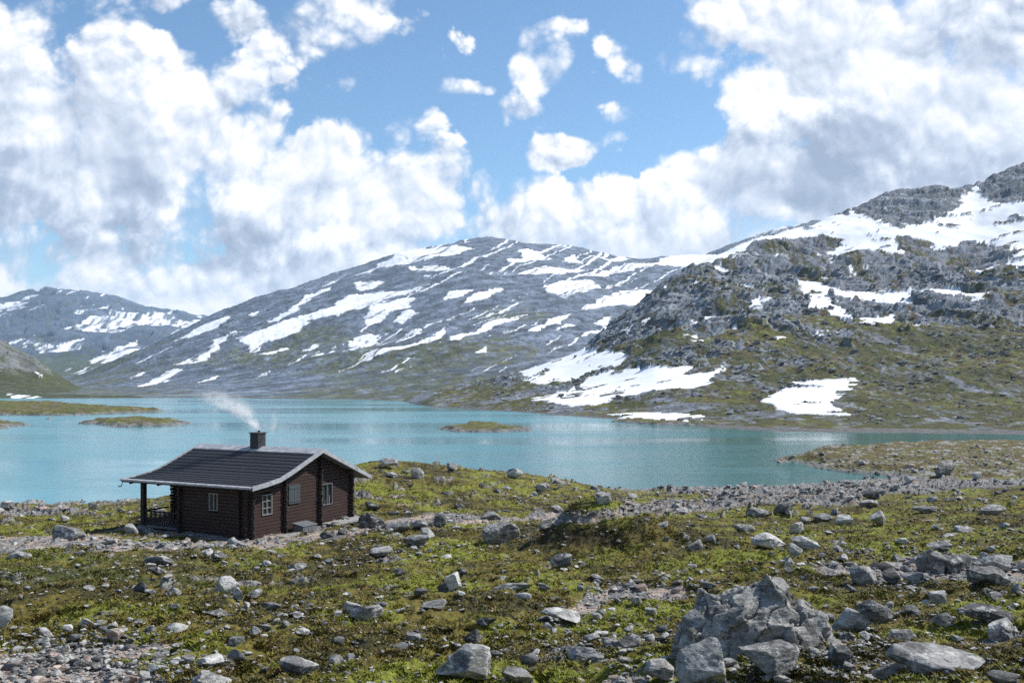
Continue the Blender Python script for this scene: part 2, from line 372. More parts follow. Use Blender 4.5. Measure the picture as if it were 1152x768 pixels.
def near_ground():
    Y = np.repeat(NY[:, None], len(NU), 1); X = NU[None] * Y
    Z = surf(near_cols, NU, NY, 25, 12)
    Z += bump(X, Y, 700, 41, 3.2, 2.4, 1.6) + bump(X, Y, 655, 40, 1.5, 1.5, 1.2) + bump(X, Y, 860, 15, 2.2, 1.6, .25)
    Z += bump(X, Y, 760, 44, 4, 2.5, .35)
    base_py = HY - F * Z / Y
    amp = sstep(Y, 5, 14) * (1 - .6 * sstep(Y, 90, 140))
    Z = Z + amp * (.55 * fbm(X / 11, Y / 11, 3, 5) + .22 * fbm(X / 2.6, Y / 2.6, 3, 9))
    hum = 1 - np.abs(fbm(X / .9, Y / 1.1, 3, 21)) * 2.2                         # hummocks of heath and moss
    lx, ly = cab_local(X, Y)
    dcab = np.maximum(np.maximum(-7.6 - lx, lx - .6), np.maximum(-.6 - ly, ly - 8.4))
    kc = 1 - sstep(dcab, 0., 3.5); Z = lerp(Z, -7.72, kc)
    warp = .45 * fbm(X / 1.5, Y / 1.5, 4, 33)
    px = X / Y * F + 576
    grav = pathmask(px, base_py, warp)
    grav = np.maximum(grav, (1 - sstep(dcab + 1.5 * warp, .1, .9)) * .75)
    patch = sstep(fbm(X / 3.1, Y / 3.1, 4, 55), .36, .46); grav = np.maximum(grav, patch * .8)
    shore = sstep(-Z + .9 * fbm(X / 6, Y / 8, 4, 56, gain=.6), 14.25, 14.7) * sstep(Y, 80, 110); grav = np.maximum(grav, shore)
    Z += (1 - grav) * amp * (.17 * hum + .08 * fbm(X / .28, Y / .28, 3, 61)) + grav * amp * .05 * fbm(X / .3, Y / .3, 3, 66)
    rub = np.clip(sstep(grav, .3, .6) + sstep(fbm(X / 2.0, Y / 2.4, 4, 57, gain=.6), .27, .36) * .9, 0, 1) * sstep(fbm(X / 2.7, Y / 3.5, 4, 58, gain=.6) + .35 * shore + .05 * sstep(Y, 40, 70), -.05, .12)
    rx, ry = X + .25 * fbm(X / .8, Y / .8, 2, 59), Y + .25 * fbm(X / .8, Y / .8, 2, 60); sc_ = np.where(Y > 60, 1.9, 1.0)
    q1, g1, k1 = blocks(rx / .85 / sc_, ry / 1.1 / sc_, 31, .8); q2, g2, k2 = blocks(rx / .33 / sc_, ry / .45 / sc_, 32, .8)
    slabm = rub * sstep(Y, 8, 12); top = (k1 > .35)
    Z += slabm * sc_ * np.where(Y > 60, 1.5, 1.) * (np.where(top, .15 * (.3 + q1) * np.clip(g1 * 5, 0, 1), 0) + .05 * (.3 + q2) * np.clip(g2 * 5, 0, 1))
    # peninsula across the bay
    wx, wy = X + 5 * fbm(X / 16, Y / 16, 3, 71), Y + 6 * fbm(X / 16, Y / 16, 3, 72)
    sd = sdpoly(wx, wy, PENIN)
    zp = -H - .4 + np.clip(sd * .22, -3, 1.3) + .5 * fbm(X / 12, Y / 12, 3, 73) * sstep(sd, 0, 8) + .55 * np.maximum(0, fbm(X / 2.3, Y / 2.3, 3, 74, ridged=True)) * sstep(sd, -1, 2)
    pen = zp > Z; Z = np.maximum(Z, zp)
    # colours
    C = np.broadcast_to(OLIVE, X.shape + (3,)).copy()
    n1 = fbm(X / 4.2, Y / 4.2, 5, 81); n2 = fbm(X / 1.3, Y / 1.3, 5, 82, gain=.65); n3 = fbm(X / .35, Y / .35, 3, 83)
    bright = sstep(n1 + .5 * n2, -.10, .20)
    C = cmix(C, [.155, .165, .022], bright); C = cmix(C, [.165, .10, .028], sstep(n2 - .3 * n1, .10, .28) * .9)
    C = cmix(C, DARKM, sstep(-n1 + 1.0 * n2, .02, .26) * .85); C = cmix(C, BROWN, sstep(n2 * .8 + n3 * .6, .24, .42) * .7)
    mound = np.exp(-(((px - 665) / 55) ** 2 + ((base_py - 602) / 14) ** 2)); C = cmix(C, [.035, .026, .012], np.clip(mound * 1.3, 0, .92)); grav = grav * (1 - np.clip(mound * 1.5, 0, 1))
    dl = np.exp(-(((px - 130) / 170) ** 2 + ((base_py - 655) / 24) ** 2)) * sstep(n2 + n1, -.3, .2); C = cmix(C, [.04, .045, .014], np.clip(dl * 1.3, 0, .85))
    gc = cmix(np.broadcast_to(GRAVEL, C.shape), [.20, .19, .18], sstep(n2 + n3 * .8, 0, .3)); gc = cmix(gc, [.36, .27, .20], sstep(n1, .05, .3) * .5)
    gk = sstep(grav + n3 * .35 + n2 * .3, .40, .62)
    gc = cmix(gc, [.15, .145, .14], sstep(Y, 60, 90)); C = cmix(C, gc, gk); kk = np.where(top, k1, k2); gap = np.where(top, g1, g2)
    SC = np.array([.16, .16, .157]) * (.5 + 1.0 * kk[..., None]) * np.where((k2 * 7 % 1)[..., None] > .8, np.array([1.15, .95, .8]), 1.); SC = cmix(SC, [.05, .045, .035], np.clip(1 - gap * 7, 0, 1) * .7)
    C = cmix(C, SC, slabm * np.where(top | (k2 > .35), 1, .25))
    far = sstep(Y, 80, 135); pc = cmix(cmix(np.broadcast_to([.095, .075, .028], C.shape), [.10, .10, .025], sstep(n1, 0, .3)), [.24, .24, .23], sstep(fbm(X / 4, Y / 4, 5, 91, gain=.7), .06, .22))
    C = np.where(pen[..., None], pc, C); C = np.where((pen & (sd < 2.5))[..., None], np.array([.15, .15, .14]), C)
    return X, Y, Z, C, grav, base_py
GX, GY, GZ, GC, GG, GBP = near_ground()
ground = link("ground", grid_mesh("ground", GX, GY, GZ + H, GC), M_ground)
tag(ground, "heath and moss ground with gravel patches sloping down to the lake", "ground", kind='structure')
GPY = HY - F * GZ / GY; GACC = np.minimum.accumulate(np.where(GY > 8, GPY, 1e6), 0)
def gz(X, Y):
    """ground height (world) by bilinear lookup"""
    X = np.asarray(X, float); Y = np.asarray(Y, float)
    r = np.interp(Y, NY, np.arange(len(NY))); c = np.interp(X / Y, NU, np.arange(len(NU)))
    r0 = np.clip(r.astype(int), 0, len(NY) - 2); c0 = np.clip(c.astype(int), 0, len(NU) - 2); fr = r - r0; fc = c - c0
    return H + (GZ[r0, c0] * (1 - fr) * (1 - fc) + GZ[r0 + 1, c0] * fr * (1 - fc) + GZ[r0, c0 + 1] * (1 - fr) * fc + GZ[r0 + 1, c0 + 1] * fr * fc)
def hit(px, py):
    """where the sight line through a photo point meets the near ground"""
    c = np.clip(np.rint(np.interp((np.asarray(px) - 576) / F, NU, np.arange(len(NU)))).astype(int), 0, len(NU) - 1)
    px = np.atleast_1d(px); py = np.atleast_1d(py); c = np.atleast_1d(c)
    A = GACC[:, c]                                    # decreasing down the rows
    r = (A > py[None]).sum(0); ok = r < len(NY) - 1; r = np.minimum(r, len(NY) - 1)
    Y = NY[r]; return (px - 576) / F * Y, Y, ok, GG[r, c]

# --- lake ---------------------------------------------------------------
def lake_mat():
    m, t, b = new_mat("glacial_water"); pos = t.n('ShaderNodeNewGeometry').outputs['Position']
    big = t.noise(pos, .006, 3, .5)
    mp = t.n('ShaderNodeMapping'); t.put(mp.inputs[0], pos); mp.inputs['Scale'].default_value = (.25, 1, 1)
    str_ = t.noise(mp.outputs[0], .018, 4, .6)
    sx = t.n('ShaderNodeSeparateXYZ'); t.put(sx.inputs[0], pos)
    cloud_refl_mix = t.ramp(t.m('MULTIPLY_ADD', sx.outputs[1], -.25, t.m('MULTIPLY_ADD', big, 120, sx.outputs[0])), -40, 90)      # cloud reflection painted into the base colour: paler left, darker teal right
    c = t.mix(cloud_refl_mix, (.05, .25, .29, 1), (.001, .095, .088, 1))
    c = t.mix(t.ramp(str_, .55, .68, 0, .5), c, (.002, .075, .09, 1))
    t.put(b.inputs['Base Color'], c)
    t.put(b.inputs['Roughness'], t.ramp(str_, .35, .65, .05, .24, False))
    b.inputs['IOR'].default_value = 1.33; b.inputs['Specular IOR Level'].default_value = .4
    w1 = t.noise(pos, .9, 3, .6); w2 = t.noise(pos, .12, 3, .6)
    bp = t.n('ShaderNodeBump'); bp.inputs['Strength'].default_value = .35; bp.inputs['Distance'].default_value = .14
    t.put(bp.inputs['Strength'], t.ramp(str_, .4, .6, .15, .8)); t.put(bp.inputs['Height'], t.m('MULTIPLY_ADD', w2, 1.2, w1)); t.put(b.inputs['Normal'], bp.outputs[0])
    return m
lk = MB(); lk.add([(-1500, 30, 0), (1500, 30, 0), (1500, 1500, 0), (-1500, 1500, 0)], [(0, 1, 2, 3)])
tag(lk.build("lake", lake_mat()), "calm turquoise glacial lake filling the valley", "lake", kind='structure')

# --- hills and mountains -------------------------------------------------
def c7(P): return [(768 + .4295 * x, 180 + .4295 * y) for x, y in P]
def c6(P): return [(384 + .3386 * x, 250 + .3386 * y) for x, y in P]
def c5(P): return [(.3386 * x, 250 + .3386 * y) for x, y in P]
SN_HILL = [c7(P) for P in (
 [(-70,268),(60,236),(140,205),(230,180),(350,150),(440,135),(490,140),(500,170),(560,185),(640,170),(720,130),(745,90),(770,65),(800,110),(894,115),(1150,90),(1150,200),(894,240),(860,240),(800,210),(740,215),(680,235),(640,215),(590,205),(560,215),(575,245),(480,235),(410,250),(380,240),(430,210),(380,205),(270,212),(200,222),(100,256),(0,284)],
 [(750,285),(850,275),(870,250),(894,245),(1100,240),(1080,300),(894,305),(830,300)],
 [(300,305),(340,315),(420,338),(520,335),(570,345),(640,335),(720,345),(800,355),(780,372),(690,360),(650,350),(600,370),(560,385),(500,370),(440,360),(370,345),(400,370),(425,390),(440,418),(400,405),(340,380),(305,335)],
 [(455,415),(550,405),(560,430),(520,435)],[(570,430),(640,438),(600,440)],
 [(210,628),(300,588),(460,580),(440,600),(390,640),(430,668),(300,668),(240,655)],[(0,560),(60,560),(110,540),(70,580),(90,592),(0,605)],
 [(430,290),(450,285),(440,305)],[(610,300),(640,288),(630,305)],[(0,672),(50,672),(45,680),(0,680)])]
SN_HILL += [c6(P) for P in (
 [(530,485),(620,460),(760,428),(950,440),(920,470),(870,480),(830,500),(780,520),(700,530),(620,538),(600,500)],
 [(640,590),(700,570),(760,555),(830,510),(900,490),(1000,475),(1150,468),(1150,560),(1060,560),(900,590),(840,608),(740,612)],
 [(880,640),(1150,638),(1150,665),(950,652)])]
SN_MT = [c6(P) for P in (
 [(670,225),(720,205),(830,195),(870,220),(800,245),(740,265),(690,250)],
 [(800,290),(860,265),(950,230),(1060,225),(1134,215),(1134,230),(1050,245),(1000,280),(880,290),(810,305)],
 [(580,180),(680,155),(820,160),(720,178),(640,185)],[(800,180),(900,155),(1050,135),(1134,110),(1134,130),(1000,160),(880,177)],
 [(120,140),(230,100),(380,82),(435,90),(370,118),(250,142),(150,157)],[(220,162),(300,146),(370,155),(250,170)],
 [(590,105),(620,98),(690,130),(620,137),(560,147),(555,130),(610,128)],[(730,125),(770,115),(795,138),(750,134)],
 [(-20,275),(80,250),(180,240),(290,215),(240,240),(150,262),(60,300),(-20,326)],[(100,290),(150,270),(240,256),(230,285),(140,325),(65,362),(80,320)],
 [(175,332),(220,303),(268,310),(200,337)],[(340,275),(350,245),(455,228),(400,257)],[(400,278),(440,250),(545,226),(530,245),(460,270)],
 [(5,458),(40,420),(15,400),(80,370),(132,375),(110,405),(60,432)],[(25,492),(120,453),(220,418),(352,374),(320,400),(230,437),(140,462)],
 [(175,417),(240,385),(278,365),(260,387)],[(318,434),(380,395),(450,373),(550,338),(622,317),(580,342),(500,367),(440,392),(370,420)],
 [(595,388),(680,343),(762,320),(720,347),(650,377)],[(700,382),(780,360),(795,370)],[(825,362),(860,330),(902,316),(880,347),(840,364)],
 [(820,382),(900,363),(1008,344),(960,364),(870,380)],[(428,458),(480,438),(475,457)],[(262,597),(320,572),(352,578),(310,594)],[(40,215),(100,208),(140,212),(70,240),(50,230)],
 [(30,180),(110,158),(90,172)],[(250,185),(310,180),(300,188)],[(400,60),(430,62),(420,72)],[(850,130),(920,122),(960,130),(900,138)])]
SN_MT += [c5(P) for P in (
 [(780,400),(850,380),(960,340),(1080,300),(1134,280),(1134,320),(1030,340),(970,370),(870,400),(815,440),(830,405)],
 [(855,353),(930,325),(980,290),(1010,255),(1110,223),(1040,262),(980,312),(900,343)],[(580,400),(640,370),(700,345),(760,328),(700,367),(640,390)],
 [(605,468),(690,430),(750,380),(790,368),(740,412),(670,453)],[(455,547),(520,520),(580,498),(612,503),(540,532),(490,543)],
 [(815,318),(860,298),(850,318)],[(420,520),(500,493),(440,522)],[(1035,468),(1080,440),(1107,432),(1060,464)],[(855,514),(920,490),(880,512)],
 [(655,533),(735,510),(700,527)],[(840,455),(965,418),(900,449)],[(1000,432),(1064,402),(1040,427)],[(575,468),(640,450),(600,466)])]
SN_FAR = [c5(P) for P in (
 [(235,350),(300,328),(400,303),(500,310),(560,298),(600,328),(685,335),(640,352),(500,350),(400,367),(270,367)],[(105,415),(180,420),(285,398),(260,422),(170,442),(120,432)],
 [(305,468),(350,430),(400,418),(445,398),(485,430),(380,465),(330,477)],[(385,445),(480,430),(560,400),(610,380),(540,422),(450,458)],
 [(-20,285),(60,258),(110,248),(90,270),(10,302)],[(95,303),(155,272),(140,292)],[(235,507),(300,488),(352,492),(290,505)],[(180,235),(210,220),(200,235)],[(60,425),(90,420),(80,430)])]
SN_LEFT = [c5(P) for P in ([(92,488),(150,520),(130,520)],[(25,568),(80,573),(148,580),(130,590),(38,590)],[(-60,480),(0,490),(20,497),(-30,500)])]
def snowmask(px, py, polys, wx, wy):
    x = px + wx; y = py + wy; r = np.zeros(px.shape, bool)
    for P in polys:
        xs = [a for a, _ in P]; ys = [b for _, b in P]
        k = (x > min(xs)) & (x < max(xs)) & (y > min(ys)) & (y < max(ys))
        if k.any(): r[k] |= inpoly(x[k], y[k], P)
    return r

def hillside():
    C = {
     430: [(560,('z',-30)),(600,('z',-24)),(640,('z',-20)),(680,('z',-18)),(700,('z',-18)),(720,('z',-20)),(760,('z',-30)),(900,('z',-60))],
     480: [(505,('z',-16)),(530,('z',-13.8)),(560,449),(600,446),(640,442),(680,440),(760,('z',-16)),(900,('z',-50))],
     540: [(460,('z',-16)),(472,460),(500,452),(550,444),(600,437),(660,430),(760,('z',-6)),(900,('z',-40))],
     640: [(380,('z',-16)),(395,467),(440,455),(500,440),(570,420),(640,404),(760,('z',6)),(950,('z',-30))],
     740: [(318,('z',-16)),(330,476),(380,462),(450,436),(540,395),(650,356),(760,('z',70)),(1000,('z',20))],
     800: [(290,('z',-16)),(300,481),(350,466),(430,436),(550,385),(700,332),(800,284),(1100,('z',50))],
     870: [(270,('z',-16)),(280,485),(330,468),(430,432),(550,382),(720,318),(860,264),(1200,('z',70))],
     900: [(268,('z',-16)),(276,486),(330,468),(430,431),(550,381),(730,313),(890,256),(1220,('z',80))],
     930: [(264,('z',-16)),(272,487),(330,468),(430,430),(550,380),(740,308),(930,241),(1250,('z',90))],
     1000:[(262,('z',-16)),(270,487.5),(320,472),(420,430),(550,378),(760,295),(960,212),(1300,('z',100))],
     1095:[(258,('z',-16)),(266,488),(310,474),(410,430),(540,376),(760,285),(960,205),(1300,('z',110))],
     1130:[(256,('z',-16)),(264,488.5),(305,475),(400,430),(530,376),(760,275),(960,192),(1300,('z',120))],
     1152:[(256,('z',-16)),(262,489),(300,476),(400,430),(530,375),(760,270),(960,182),(1300,('z',120))],
     1420:[(240,('z',-16)),(250,490),(290,476),(400,420),(530,355),(760,240),(960,130),(1300,('z',150))]}
    U = np.concatenate([u_grid(430, 1158, 1.2), u_grid(1162, 1420, 5)]); Ys = np.exp(np.linspace(math.log(245), math.log(1250), 660))
    Y = np.repeat(Ys[:, None], len(U), 1); X = U[None] * Y
    Z = surf(C, U, Ys, 14, 14); px = X / Y * F + 576; py = HY - F * Z / Y
    up = sstep(-(-H - Z), 0.0, 14)                   # rises away from the shore
    s1 = .6 * fbm(X / 90, Y / 90, 4, 101) ; rk = sstep(fbm(X / 38, Y / 38, 5, 102, gain=.6) + .45 * sstep(Z, 5, 60) - .32 * sstep(px, 880, 960) * sstep(py, 350, 400) + .10 * sstep(900 - px, 0, 150), .05, .22)
    ax, ay = X + 4 * fbm(X / 15, Y / 15, 3, 103), Y + 4 * fbm(X / 15, Y / 15, 3, 104)
    b1, e1, r1 = blocks(ax / 34 + .4 * ay / 34, ay / 20, 7, .9); b2, e2, r2 = blocks(ax / 10 + .2 * ay / 10, ay / 7, 8, .9); b3, e3, r3 = blocks(ax / 3.6, ay / 3.2, 9, .8)
    base = Z.copy()
    big = sstep(Z, -12, 30)
    b1 = b1 * sstep(e1, 0, .22); b2 = b2 * sstep(e2, 0, .3); b3 = b3 * sstep(e3, 0, .35)
    Z = Z + up * (s1 * (4 + 8 * big)) + rk * up * (b1 * 3.2 * (.4 + big) + b2 * 2.0 + b3 * .9 - .5 * np.clip(1 - e2 * 5, 0, 1))
    b4, e4, r4 = blocks(X / 4.5, Y / 9, 19, .5)
    Z = Z + (1 - rk) * up * (1.2 * fbm(X / 9, Y / 9, 4, 105) + 2.2 * np.maximum(0, fbm(X / 30, Y / 55, 4, 115)) * 2 + (r4 > .55) * .9 * np.sqrt(np.clip(e4, 0, 1))) + .25 * fbm(X / 2.5, Y / 2.5, 3, 106) * sstep(-(-H - Z), 0, 3)
    wv = fbm(X / 14, Y / 14, 5, 107, gain=.6); wv2 = fbm(X / 14 + 50, Y / 14, 5, 108, gain=.6)
    sn = snowmask(px, py, SN_HILL, wv * 16, wv2 * 5)
    holes = sn & (b2 + .6 * b1 > .85); sn &= ~holes; Z = np.where(holes, base + up * s1 * 4 * (1 + 2 * big) + .8 + .25 * (Z - base), Z)
    # small scattered drifts in hollows of the upper slope
    sn |= (fbm(X / 22, Y / 30, 4, 109) > .33) & (Z > 20) & (b2 < .25) & (px < 1000)
    Z = np.where(sn, base + up * s1 * 4 * (1 + 2 * big) + .5, Z)
    nn = fbm(X / 6, Y / 6, 5, 110, gain=.65); n2 = fbm(X / 50, Y / 50, 3, 111)
    G = cmix(np.broadcast_to([.06, .062, .016], X.shape + (3,)), [.115, .12, .02], sstep(nn + n2, 0, .35)); G = cmix(G, [.085, .06, .03], sstep(-nn + .4 * n2, .05, .3))
    R = ROCKC * np.array([.97, 1., 1.05]) * (.66 + .66 * r3[..., None]) * (.85 + .45 * r2[..., None]); R = cmix(R, [.075, .08, .085], sstep(-nn + .5 * n2, .12, .30) * .65); R = cmix(R, [.04, .042, .045], np.clip(1 - e3 * 9, 0, 1) * .4)
    rr = np.clip(rk + 1.9 * nn - .75 * sstep(fbm(X / 26, Y / 60, 4, 116), -.08, .2) * (Z < 130), 0, 1); rr = sstep(rr, .3, .55)
    stones = ((r4 > .55) & (fbm(X / 18, Y / 40, 3, 113) > .0) & (e4 > .12)); rr = np.maximum(rr, stones * .4)
    slabs = sstep(fbm(X / 16, Y / 60, 5, 114, gain=.65), .21, .28); rr = np.maximum(rr, slabs * .85)
    C = cmix(G, R, rr); shore = (Z < -H + .5); C = np.where(shore[..., None], np.array([.12, .12, .115]), C)
    C = np.where(sn[..., None], SNOW, C)
    tag(link("hillside", grid_mesh("hillside", X, Y, Z + H, C), M_hill), "rocky green hillside with snowfields rising on the right across the lake", "hillside", kind='structure')
    acc = np.minimum.accumulate(HY - F * Z / Y, 0); r = np.random.default_rng(77); n = 16000
    bx = r.uniform(560, 1200, n); by = r.uniform(300, 484, n); ci = np.clip(np.rint(np.interp((bx - 576) / F, U, np.arange(len(U)))).astype(int), 0, len(U) - 1)
    ri = np.array([np.searchsorted(-acc[:, c], -y) for c, y in zip(ci, by)]); ok = ri < len(Ys) - 2; ri = np.minimum(ri, len(Ys) - 1)
    yy = Ys[ri]; xx = (bx - 576) / F * yy; ok &= ~sn[ri, ci] & (yy > 262) & (Z[ri, ci] > -H + .8) & (r.random(n) < .12 + .8 * sstep(fbm(xx / 25, yy / 50, 4, 117), -.05, .3))
    return xx[ok], yy[ok], (Z[ri, ci] + H)[ok]
def mountain():
    C = {
     -100:[(700,('z',-17)),(800,('z',-13)),(1000,('z',-12.5)),(1400,('z',-12)),(1800,('z',-12)),(2400,('z',-12)),(3200,('z',-14))],
     20:  [(700,('z',-17)),(800,('z',-13.5)),(1000,('z',-13)),(1400,('z',-12)),(1800,('z',-12)),(2200,('z',-12)),(3200,('z',-14))],
     90:  [(700,('z',-17)),(800,('z',-13.5)),(1100,437),(1400,433),(1700,427),(1900,421),(2600,('z',-20))],
     160: [(700,('z',-17)),(780,('z',-13.8)),(1150,433),(1450,418),(1750,403),(1980,393),(2700,('z',-10))],
     240: [(700,('z',-17)),(775,('z',-13.8)),(1100,427),(1450,402),(1850,375),(2150,355),(3000,('z',50))],
     330: [(680,('z',-17)),(750,('z',-13.8)),(1050,420),(1450,388),(1900,350),(2350,318),(3200,('z',100))],
     430: [(620,('z',-17)),(700,('z',-13.8)),(1000,415),(1400,378),(1900,332),(2450,290),(3300,('z',150))],
     500: [(560,('z',-17)),(640,('z',-13)),(980,408),(1400,368),(1900,318),(2550,273),(3400,('z',200))],
     545: [(540,('z',-17)),(620,('z',-12.5)),(980,405),(1400,364),(1900,312),(2600,267),(3500,('z',220))],
     590: [(540,('z',-17)),(620,('z',-12.5)),(980,403),(1400,362),(1900,316),(2600,273),(3500,('z',220))],
     650: [(540,('z',-17)),(620,('z',-12)),(980,400),(1400,362),(1900,320),(2550,278),(3400,('z',220))],
     700: [(540,('z',-17)),(620,('z',-12)),(980,398),(1400,362),(1900,325),(2500,291),(3400,('z',200))],
     770: [(540,('z',-17)),(620,('z',-12)),(980,395),(1400,360),(1900,325),(2500,288),(3400,('z',200))],
     900: [(540,('z',-17)),(620,('z',-12)),(980,395),(1400,360),(1900,320),(2500,290),(3400,('z',200))],
     1200:[(540,('z',-17)),(620,('z',-12)),(980,395),(1400,360),(1900,320),(2500,290),(3400,('z',200))]}
    U = np.concatenate([u_grid(-240, -10, 6), u_grid(-6, 1000, 1.3)]); Ys = np.exp(np.linspace(math.log(560), math.log(3300), 560))
    Y = np.repeat(Ys[:, None], len(U), 1); X = U[None] * Y
    Z = surf(C, U, Ys, 22, 16); px = X / Y * F + 576; py = HY - F * Z / Y
    up = sstep(Z + H, 2, 40)
    # strata streaks dip down to the left
    a = X * .86 + Y * .5; b = -X * .5 + Y * .86
    Z0 = Z.copy()
    b1, e1, r1 = blocks(X / 80 + Y / 160, Y / 70, 17, .9); b2, e2, r2 = blocks(X / 24 + Y / 90, Y / 26, 18, .9)
    da = (X * .80 + Y * .60); db = (-X * .60 + Y * .80)
    Z = Z + up * (14 * fbm(X / 420, Y / 420, 3, 201, ridged=True) - 6 + 5 * fbm(da / 260, db / 42, 4, 202, ridged=True)) + up * (2.4 * b1 * sstep(e1, 0, .3) + 1.3 * b2 * sstep(e2, 0, .4)) + sstep(Z + H, 0, 4) * 1.2 * fbm(X / 14, Y / 14, 3, 203)
    wv = fbm(X / 45, Y / 60, 5, 207, gain=.6); wv2 = fbm(X / 45 + 50, Y / 60, 5, 208, gain=.6)
    Z1 = Z.copy(); sn = snowmask(px, py, SN_MT + SN_HILL[:1], wv * 9, wv2 * 1.8)
    vx = px * .9 + py * 1.0 ; streak = fbm((px + 1.9 * py) / 60, (py + .40 * px) / 4.6, 4, 209)
    dens = .335 - .04 * sstep(Z, 50, 250)
    sn |= (streak > dens + .10 * (1 - sstep(Z, 10, 60))) & (Z > 5)
    Z = np.where(sn, Z - up * (2.4 * b1 + 1.3 * b2) * .7 + 1, Z)
    nn = fbm(X / 22, Y / 34, 5, 210, gain=.65); n2 = fbm(X / 200, Y / 260, 3, 211)
    R = ROCKC * 1.12 * (.62 + .35 * r2[..., None]) * (.8 + .5 * sstep(fbm(da / 300, db / 22, 4, 214), -.3, .3)[..., None]) * np.array([.84, .95, 1.12]) * (.75 + .5 * np.clip(nn + .5, 0, 1))[..., None]; R = cmix(R, [.07, .08, .09], sstep(-nn, .05, .28) * .8)
    G = cmix(np.broadcast_to([.085, .088, .032], R.shape), [.11, .115, .035], sstep(nn, 0, .3))
    gk = sstep(nn * .7 + n2 + .30 * (1 - sstep(Z, 0, 90)) - .30 * sstep(Z, 60, 200), 0.16, .40) * .75 * (1 - .8 * sstep(fbm(X / 13, Y / 22, 4, 216, gain=.65), .02, .16))
    C = cmix(R, G, gk); C = np.where((Z < -H + .6)[..., None], np.array([.11, .11, .10]), C); C = cmix(C, SNOW, sn * sstep(fbm((px + 1.9 * py) / 30, (py + .4 * px) / 3.2, 4, 219), -.46, -.22) * .98)
    tag(link("mountain", grid_mesh("mountain", X, Y, Z + H, C), M_mount), "broad rounded mountain streaked with snow behind the lake", "mountain", kind='structure')
def simple_mt(name, label, cols, U, Ys, polys, amp, sc, seed, rockc, grassc, gz0, mat, sm=20):
    Y = np.repeat(Ys[:, None], len(U), 1); X = U[None] * Y
    Z = surf(cols, U, Ys, sm, 12); px = X / Y * F + 576; py = HY - F * Z / Y; up = sstep(Z + H, 2, 60 * amp / 30)
    b1, e1, r1 = blocks(X / sc, Y / sc, seed, .9)
    Z = Z + up * amp * (fbm(X / sc / 3, Y / sc / 3, 5, seed, ridged=True) * .8 - .3 + .35 * b1)
    wv = fbm(X / sc, Y / sc, 5, seed + 7, gain=.6); wv2 = fbm(X / sc + 50, Y / sc, 5, seed + 8, gain=.6)
    sn = snowmask(px, py, polys, wv * 9, wv2 * 1.6)
    if len(polys) > 5: sn |= (fbm((px + 2.2 * py) / 50, (py + .22 * px) / 4.2, 4, 350) > .30) & (Z > 20)
    nn = fbm(X / sc * 2.2, Y / sc * 2.2, 5, seed + 10, gain=.65)
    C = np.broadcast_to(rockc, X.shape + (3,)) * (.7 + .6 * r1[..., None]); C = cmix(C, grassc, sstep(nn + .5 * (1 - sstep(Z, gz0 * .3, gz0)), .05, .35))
    C = cmix(C, SNOW, sn * sstep(fbm((px + 1.5 * py) / 16, (py + .2 * px) / 2.4, 4, 351), -.22, .10))
    tag(link(name, grid_mesh(name, X, Y, Z + H, C), mat), label, "mountain", kind='structure')
HB = hillside(); mountain()
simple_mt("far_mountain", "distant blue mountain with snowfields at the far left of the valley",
 {-260:[(2300,('z',-16)),(2600,436),(3400,412),(4500,385),(6000,350),(7500,('z',200))], 0:[(2300,('z',-16)),(2600,436),(3400,410),(4500,372),(6000,335),(7500,('z',250))],
  60:[(2300,('z',-16)),(2600,434),(3400,408),(4500,366),(6000,321),(7500,('z',250))], 115:[(2300,('z',-16)),(2600,434),(3400,404),(4500,368),(6000,327),(7500,('z',250))],
  160:[(2300,('z',-16)),(2600,432),(3400,402),(4500,372),(6000,345),(7500,('z',200))],240:[(2300,('z',-16)),(2600,430),(3400,400),(4500,380),(6200,357),(7500,('z',150))],
  340:[(2300,('z',-16)),(2600,430),(3400,410),(4500,390),(6200,363),(7500,('z',100))],480:[(2300,('z',-16)),(2600,432),(3400,420),(4500,410),(6200,400),(7500,('z',0))]},
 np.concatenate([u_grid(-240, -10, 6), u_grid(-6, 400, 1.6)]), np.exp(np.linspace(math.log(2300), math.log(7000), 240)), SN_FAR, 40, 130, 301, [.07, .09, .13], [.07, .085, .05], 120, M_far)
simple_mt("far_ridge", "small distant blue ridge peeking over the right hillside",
 {740:[(2800,('z',60)),(3600,300),(4500,('z',300))],830:[(2800,('z',60)),(3600,263),(4500,('z',300))],870:[(2800,('z',60)),(3600,248),(4500,('z',300))],920:[(2800,('z',60)),(3600,237),(4500,('z',300))],
  960:[(2800,('z',60)),(3600,238),(4500,('z',300))],1050:[(2800,('z',60)),(3600,270),(4500,('z',300))]},
 u_grid(740, 1050, 2), np.exp(np.linspace(math.log(2800), math.log(4400), 90)), [[(835,268),(870,258),(905,250),(900,256),(860,268)]], 20, 90, 321, [.10, .115, .14], [.09, .1, .07], 60, M_far, 10)
